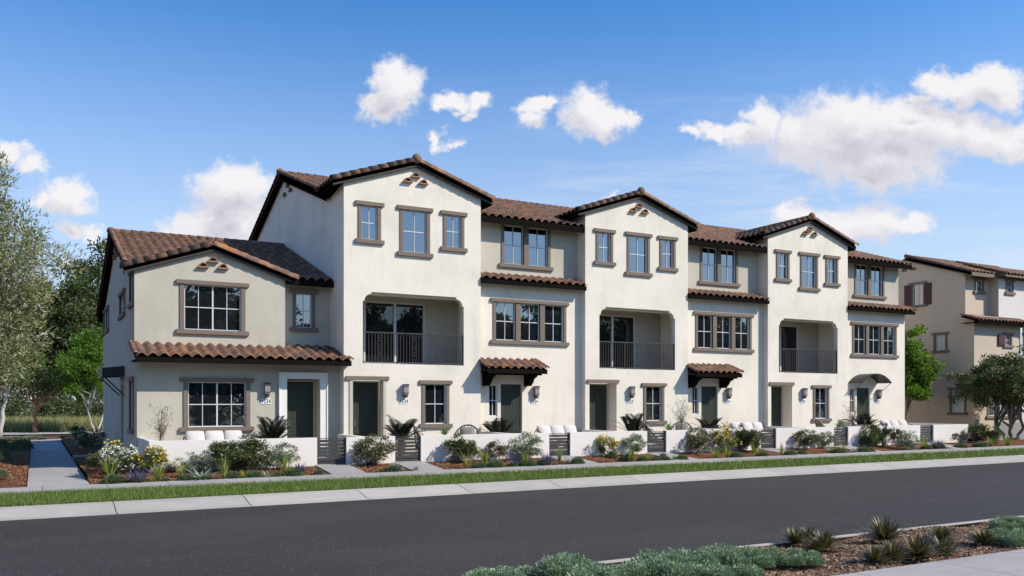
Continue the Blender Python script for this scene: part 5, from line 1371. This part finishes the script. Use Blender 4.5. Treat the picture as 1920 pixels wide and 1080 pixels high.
def chair(x, y, rz, label):
    t = thing('patio_chair', label, 'chair', (x, y, .28), 'low round rattan chairs'); t.scale = (1.12, 1.12, 1.15)
    b = MB(); n = 15; top = []
    for k in range(n):
        a = R(-20+220*k/(n-1)); h = .40+.42*math.sin(max(0, R(220*k/(n-1)-20)))**1; top.append((math.cos(a)*.40, math.sin(a)*.36, h))
    b.tube(top, .022, 6)
    for p in top: b.tube([(p[0]*.8, p[1]*.8, .20), p], .012, 5)
    b.tube([(math.cos(2*math.pi*k/12)*.33, math.sin(2*math.pi*k/12)*.3, .21) for k in range(13)], .02, 6)
    for sx in (-1, 1):
        for sy in (-1, 1): b.tube([(sx*.24, sy*.22, .2), (sx*.3, sy*.28, 0)], .016, 6)
    link('frame', b.mesh('frame'), RATT, t); t.rotation_euler = (0, 0, rz)
    c1 = cushion(.58, .54, .13); s = link('seat_cushion', c1, CUSH, t, (0, 0, .29))
    c2 = cushion(.46, .16, .40); p = link('pillow', c2, PILL, t, (0, .18, .56)); p.rotation_euler = (R(-16), 0, 0)
    s.scale = (1, 1, 1)
for i, (dx) in enumerate((0, 9.49, 18.98)):
    w_ = ordn[i] if i else 'tallest'
    hn = ['the tallest gabled house', 'the middle gabled house', 'the rightmost gabled house'][i]
    chair(11.40+dx, 26.6, R(60), f'dark rattan chair before the ground window of {hn}')
    chair(12.95+dx, 26.7, R(-35), f'round rattan chair with taupe pillow, right on the patio of {hn}')
def pot_plant(x, y, label, kind, s=1.0, h=.3, z=.28, r=.16, potm=POT):
    t = thing('potted_plant', label, 'potted plant', (x, y, z))
    b = MB(); n = 14
    prof = [(r*.65, 0), (r*.95, h*.55), (r, h), (r*.88, h), (r*.85, h*.9), (0.001, h*.9)]
    vs = []; fs = []
    for q, zz in prof:
        for k in range(n): vs.append((math.cos(2*math.pi*k/n)*q, math.sin(2*math.pi*k/n)*q, zz))
    for j in range(len(prof)-1):
        for k in range(n): fs.append((j*n+k, j*n+(k+1) % n, (j+1)*n+(k+1) % n, (j+1)*n+k))
    link('pot', b.add(vs, fs).mesh('pot'), potm, t)
    rng = np.random.default_rng(int(x*10))
    if kind == 'palm':
        nf = 17; a = np.linspace(0, 6.283*2, nf)+rng.uniform(0, .5, nf); Vs = []
        for k in range(nf):
            ti = rng.uniform(.05, .95); L = .74*s*rng.uniform(.8, 1.1); pos = np.array([0, 0, h*.95]); seg = 12
            for j in range(seg):
                an = ti+1.0*(j/seg)**1.5; d = np.array([math.sin(an)*math.cos(a[k]), math.sin(an)*math.sin(a[k]), math.cos(an)]); pos2 = pos+d*L/seg
                if j >= 1:
                    sd_ = np.array([-math.sin(a[k]), math.cos(a[k]), 0]); ll = .24*s*math.sin(math.pi*(j+1)/(seg+1.5))**.6
                    for sg in (-1, 1):
                        for q in (0, .5):
                            b0 = pos+(pos2-pos)*q; tip = b0+(sd_*sg*.85+d*.55+np.array([0, 0, -.12]))*ll; wv = d*.014*s
                            Vs.append([b0-wv, (b0+tip)/2-wv*1.2, tip, (b0+tip)/2+wv*1.2])
                wv = np.array([-math.sin(a[k]), math.cos(a[k]), 0])*.008; Vs.append([pos-wv, pos2-wv, pos2+wv, pos+wv]); pos = pos2
        link('fronds', npmesh('fronds', np.array(Vs), L_PALM), None, t)
    elif kind == 'leafy':
        nf = 26; a = rng.uniform(0, 6.283, nf); base = np.zeros((nf, 3)); base[:, 2] = h*.9
        P = bladeP(rng, base, a, rng.uniform(.1, .95, nf), .40*s*rng.uniform(.7, 1.1, nf), np.full(nf, .07*s), .5, 5); link('leaves', strips('leaves', P, L_POTG), None, t)
    else:
        lm_ = L_TWIG if kind == 'sapling' else L_TWIGW
        b = MB(); H = 1.45*s; C = np.array([0, 0, h+H*.62]); ends = []
        b.tube([(0, 0, h*.9), (.03, .0, h+H*.2), (.01, .02, h+H*.45)], [.02*s, .016*s, .012*s], 6)
        for k in range(26):
            d = nrm(rng.normal(size=3)); d[2] = d[2]*.9+.25; e = C+d*np.array([.42, .42, .52])*s*rng.uniform(.55, 1); st_ = (.02, .0, h+H*rng.uniform(.12, .45))
            pth = limb_path(rng, st_, e, -.05, 4, .06); b.tube(pth, [.009, .007, .005, .004, .002], 4); ends += [p for p in pth[1:]]
        link('stem', b.mesh('stem'), BARK, t)
        E_ = np.array([list(p) for p in ends]); idx = rng.integers(0, len(E_), int(330 if kind == 'sapling' else 700)); p = E_[idx]+rng.normal(size=(len(idx), 3))*.045*s
        link('leaves', npmesh('leaves', leafV(rng, p, nrm(p-C), .075, .022, .8, .4), lm_), None, t)
pot_plant(3.12, 26.4, 'sparse potted sapling with thin leaves before the end house wall', 'sapling', 1.0, .35, r=.2, potm=POTD)
pot_plant(6.42, 27.0, 'dark palm in a pot below the lamp of the end house, left of its door', 'palm', 1.35, .40, potm=POTD)
pot_plant(10.45, 26.4, 'dark palm in a pot below the lamp of the tallest gabled house', 'palm', 1.35, .42, potm=POTD)
pot_plant(14.3, 26.9, 'dark palm in a pot before the sidelight of the first recessed house', 'palm', 1.25, .40, potm=POTD)
pot_plant(19.85, 26.5, 'dark palm in a pot beside the doorway of the middle gabled house', 'palm', 1.35, .42, potm=POTD)
pot_plant(24.0, 26.9, 'dark palm in a pot before the door of the second recessed house', 'palm', 1.25, .40, potm=POTD)
pot_plant(33.3, 26.9, 'dark palm in a pot before the door under the arched awning', 'palm', 1.25, .40, potm=POTD)
for dx, hn in ((0, 'the tallest gabled house'), (9.55, 'the middle gabled house'), (19.1, 'the rightmost gabled house')):
    tb = thing('side_table', f'small round table holding the potted plant on the patio of {hn}', 'table', (12.05+dx, 26.5, .28), 'small round patio tables')
    link('tabletop', MB().tube([(0, 0, .40), (0, 0, .43)], .26, 18).mesh('tabletop'), POT, tb); link('leg', MB().tube([(0, 0, 0), (0, 0, .4)], .05, 8).mesh('leg'), POT, tb)
    pot_plant(12.05+dx, 26.5, f'small fresh green plant in a white pot before the window of {hn}', 'leafy', 1.05, .20, z=.71, r=.14)
pot_plant(22.2, 26.5, 'pale leafy potted sapling left of the second recessed house door', 'pale', 1.15, .35, r=.2, potm=POTD)
pot_plant(32.0, 26.5, 'thin potted sapling left of the arched awning', 'sapling', 1.1, .35, r=.2, potm=POTD)
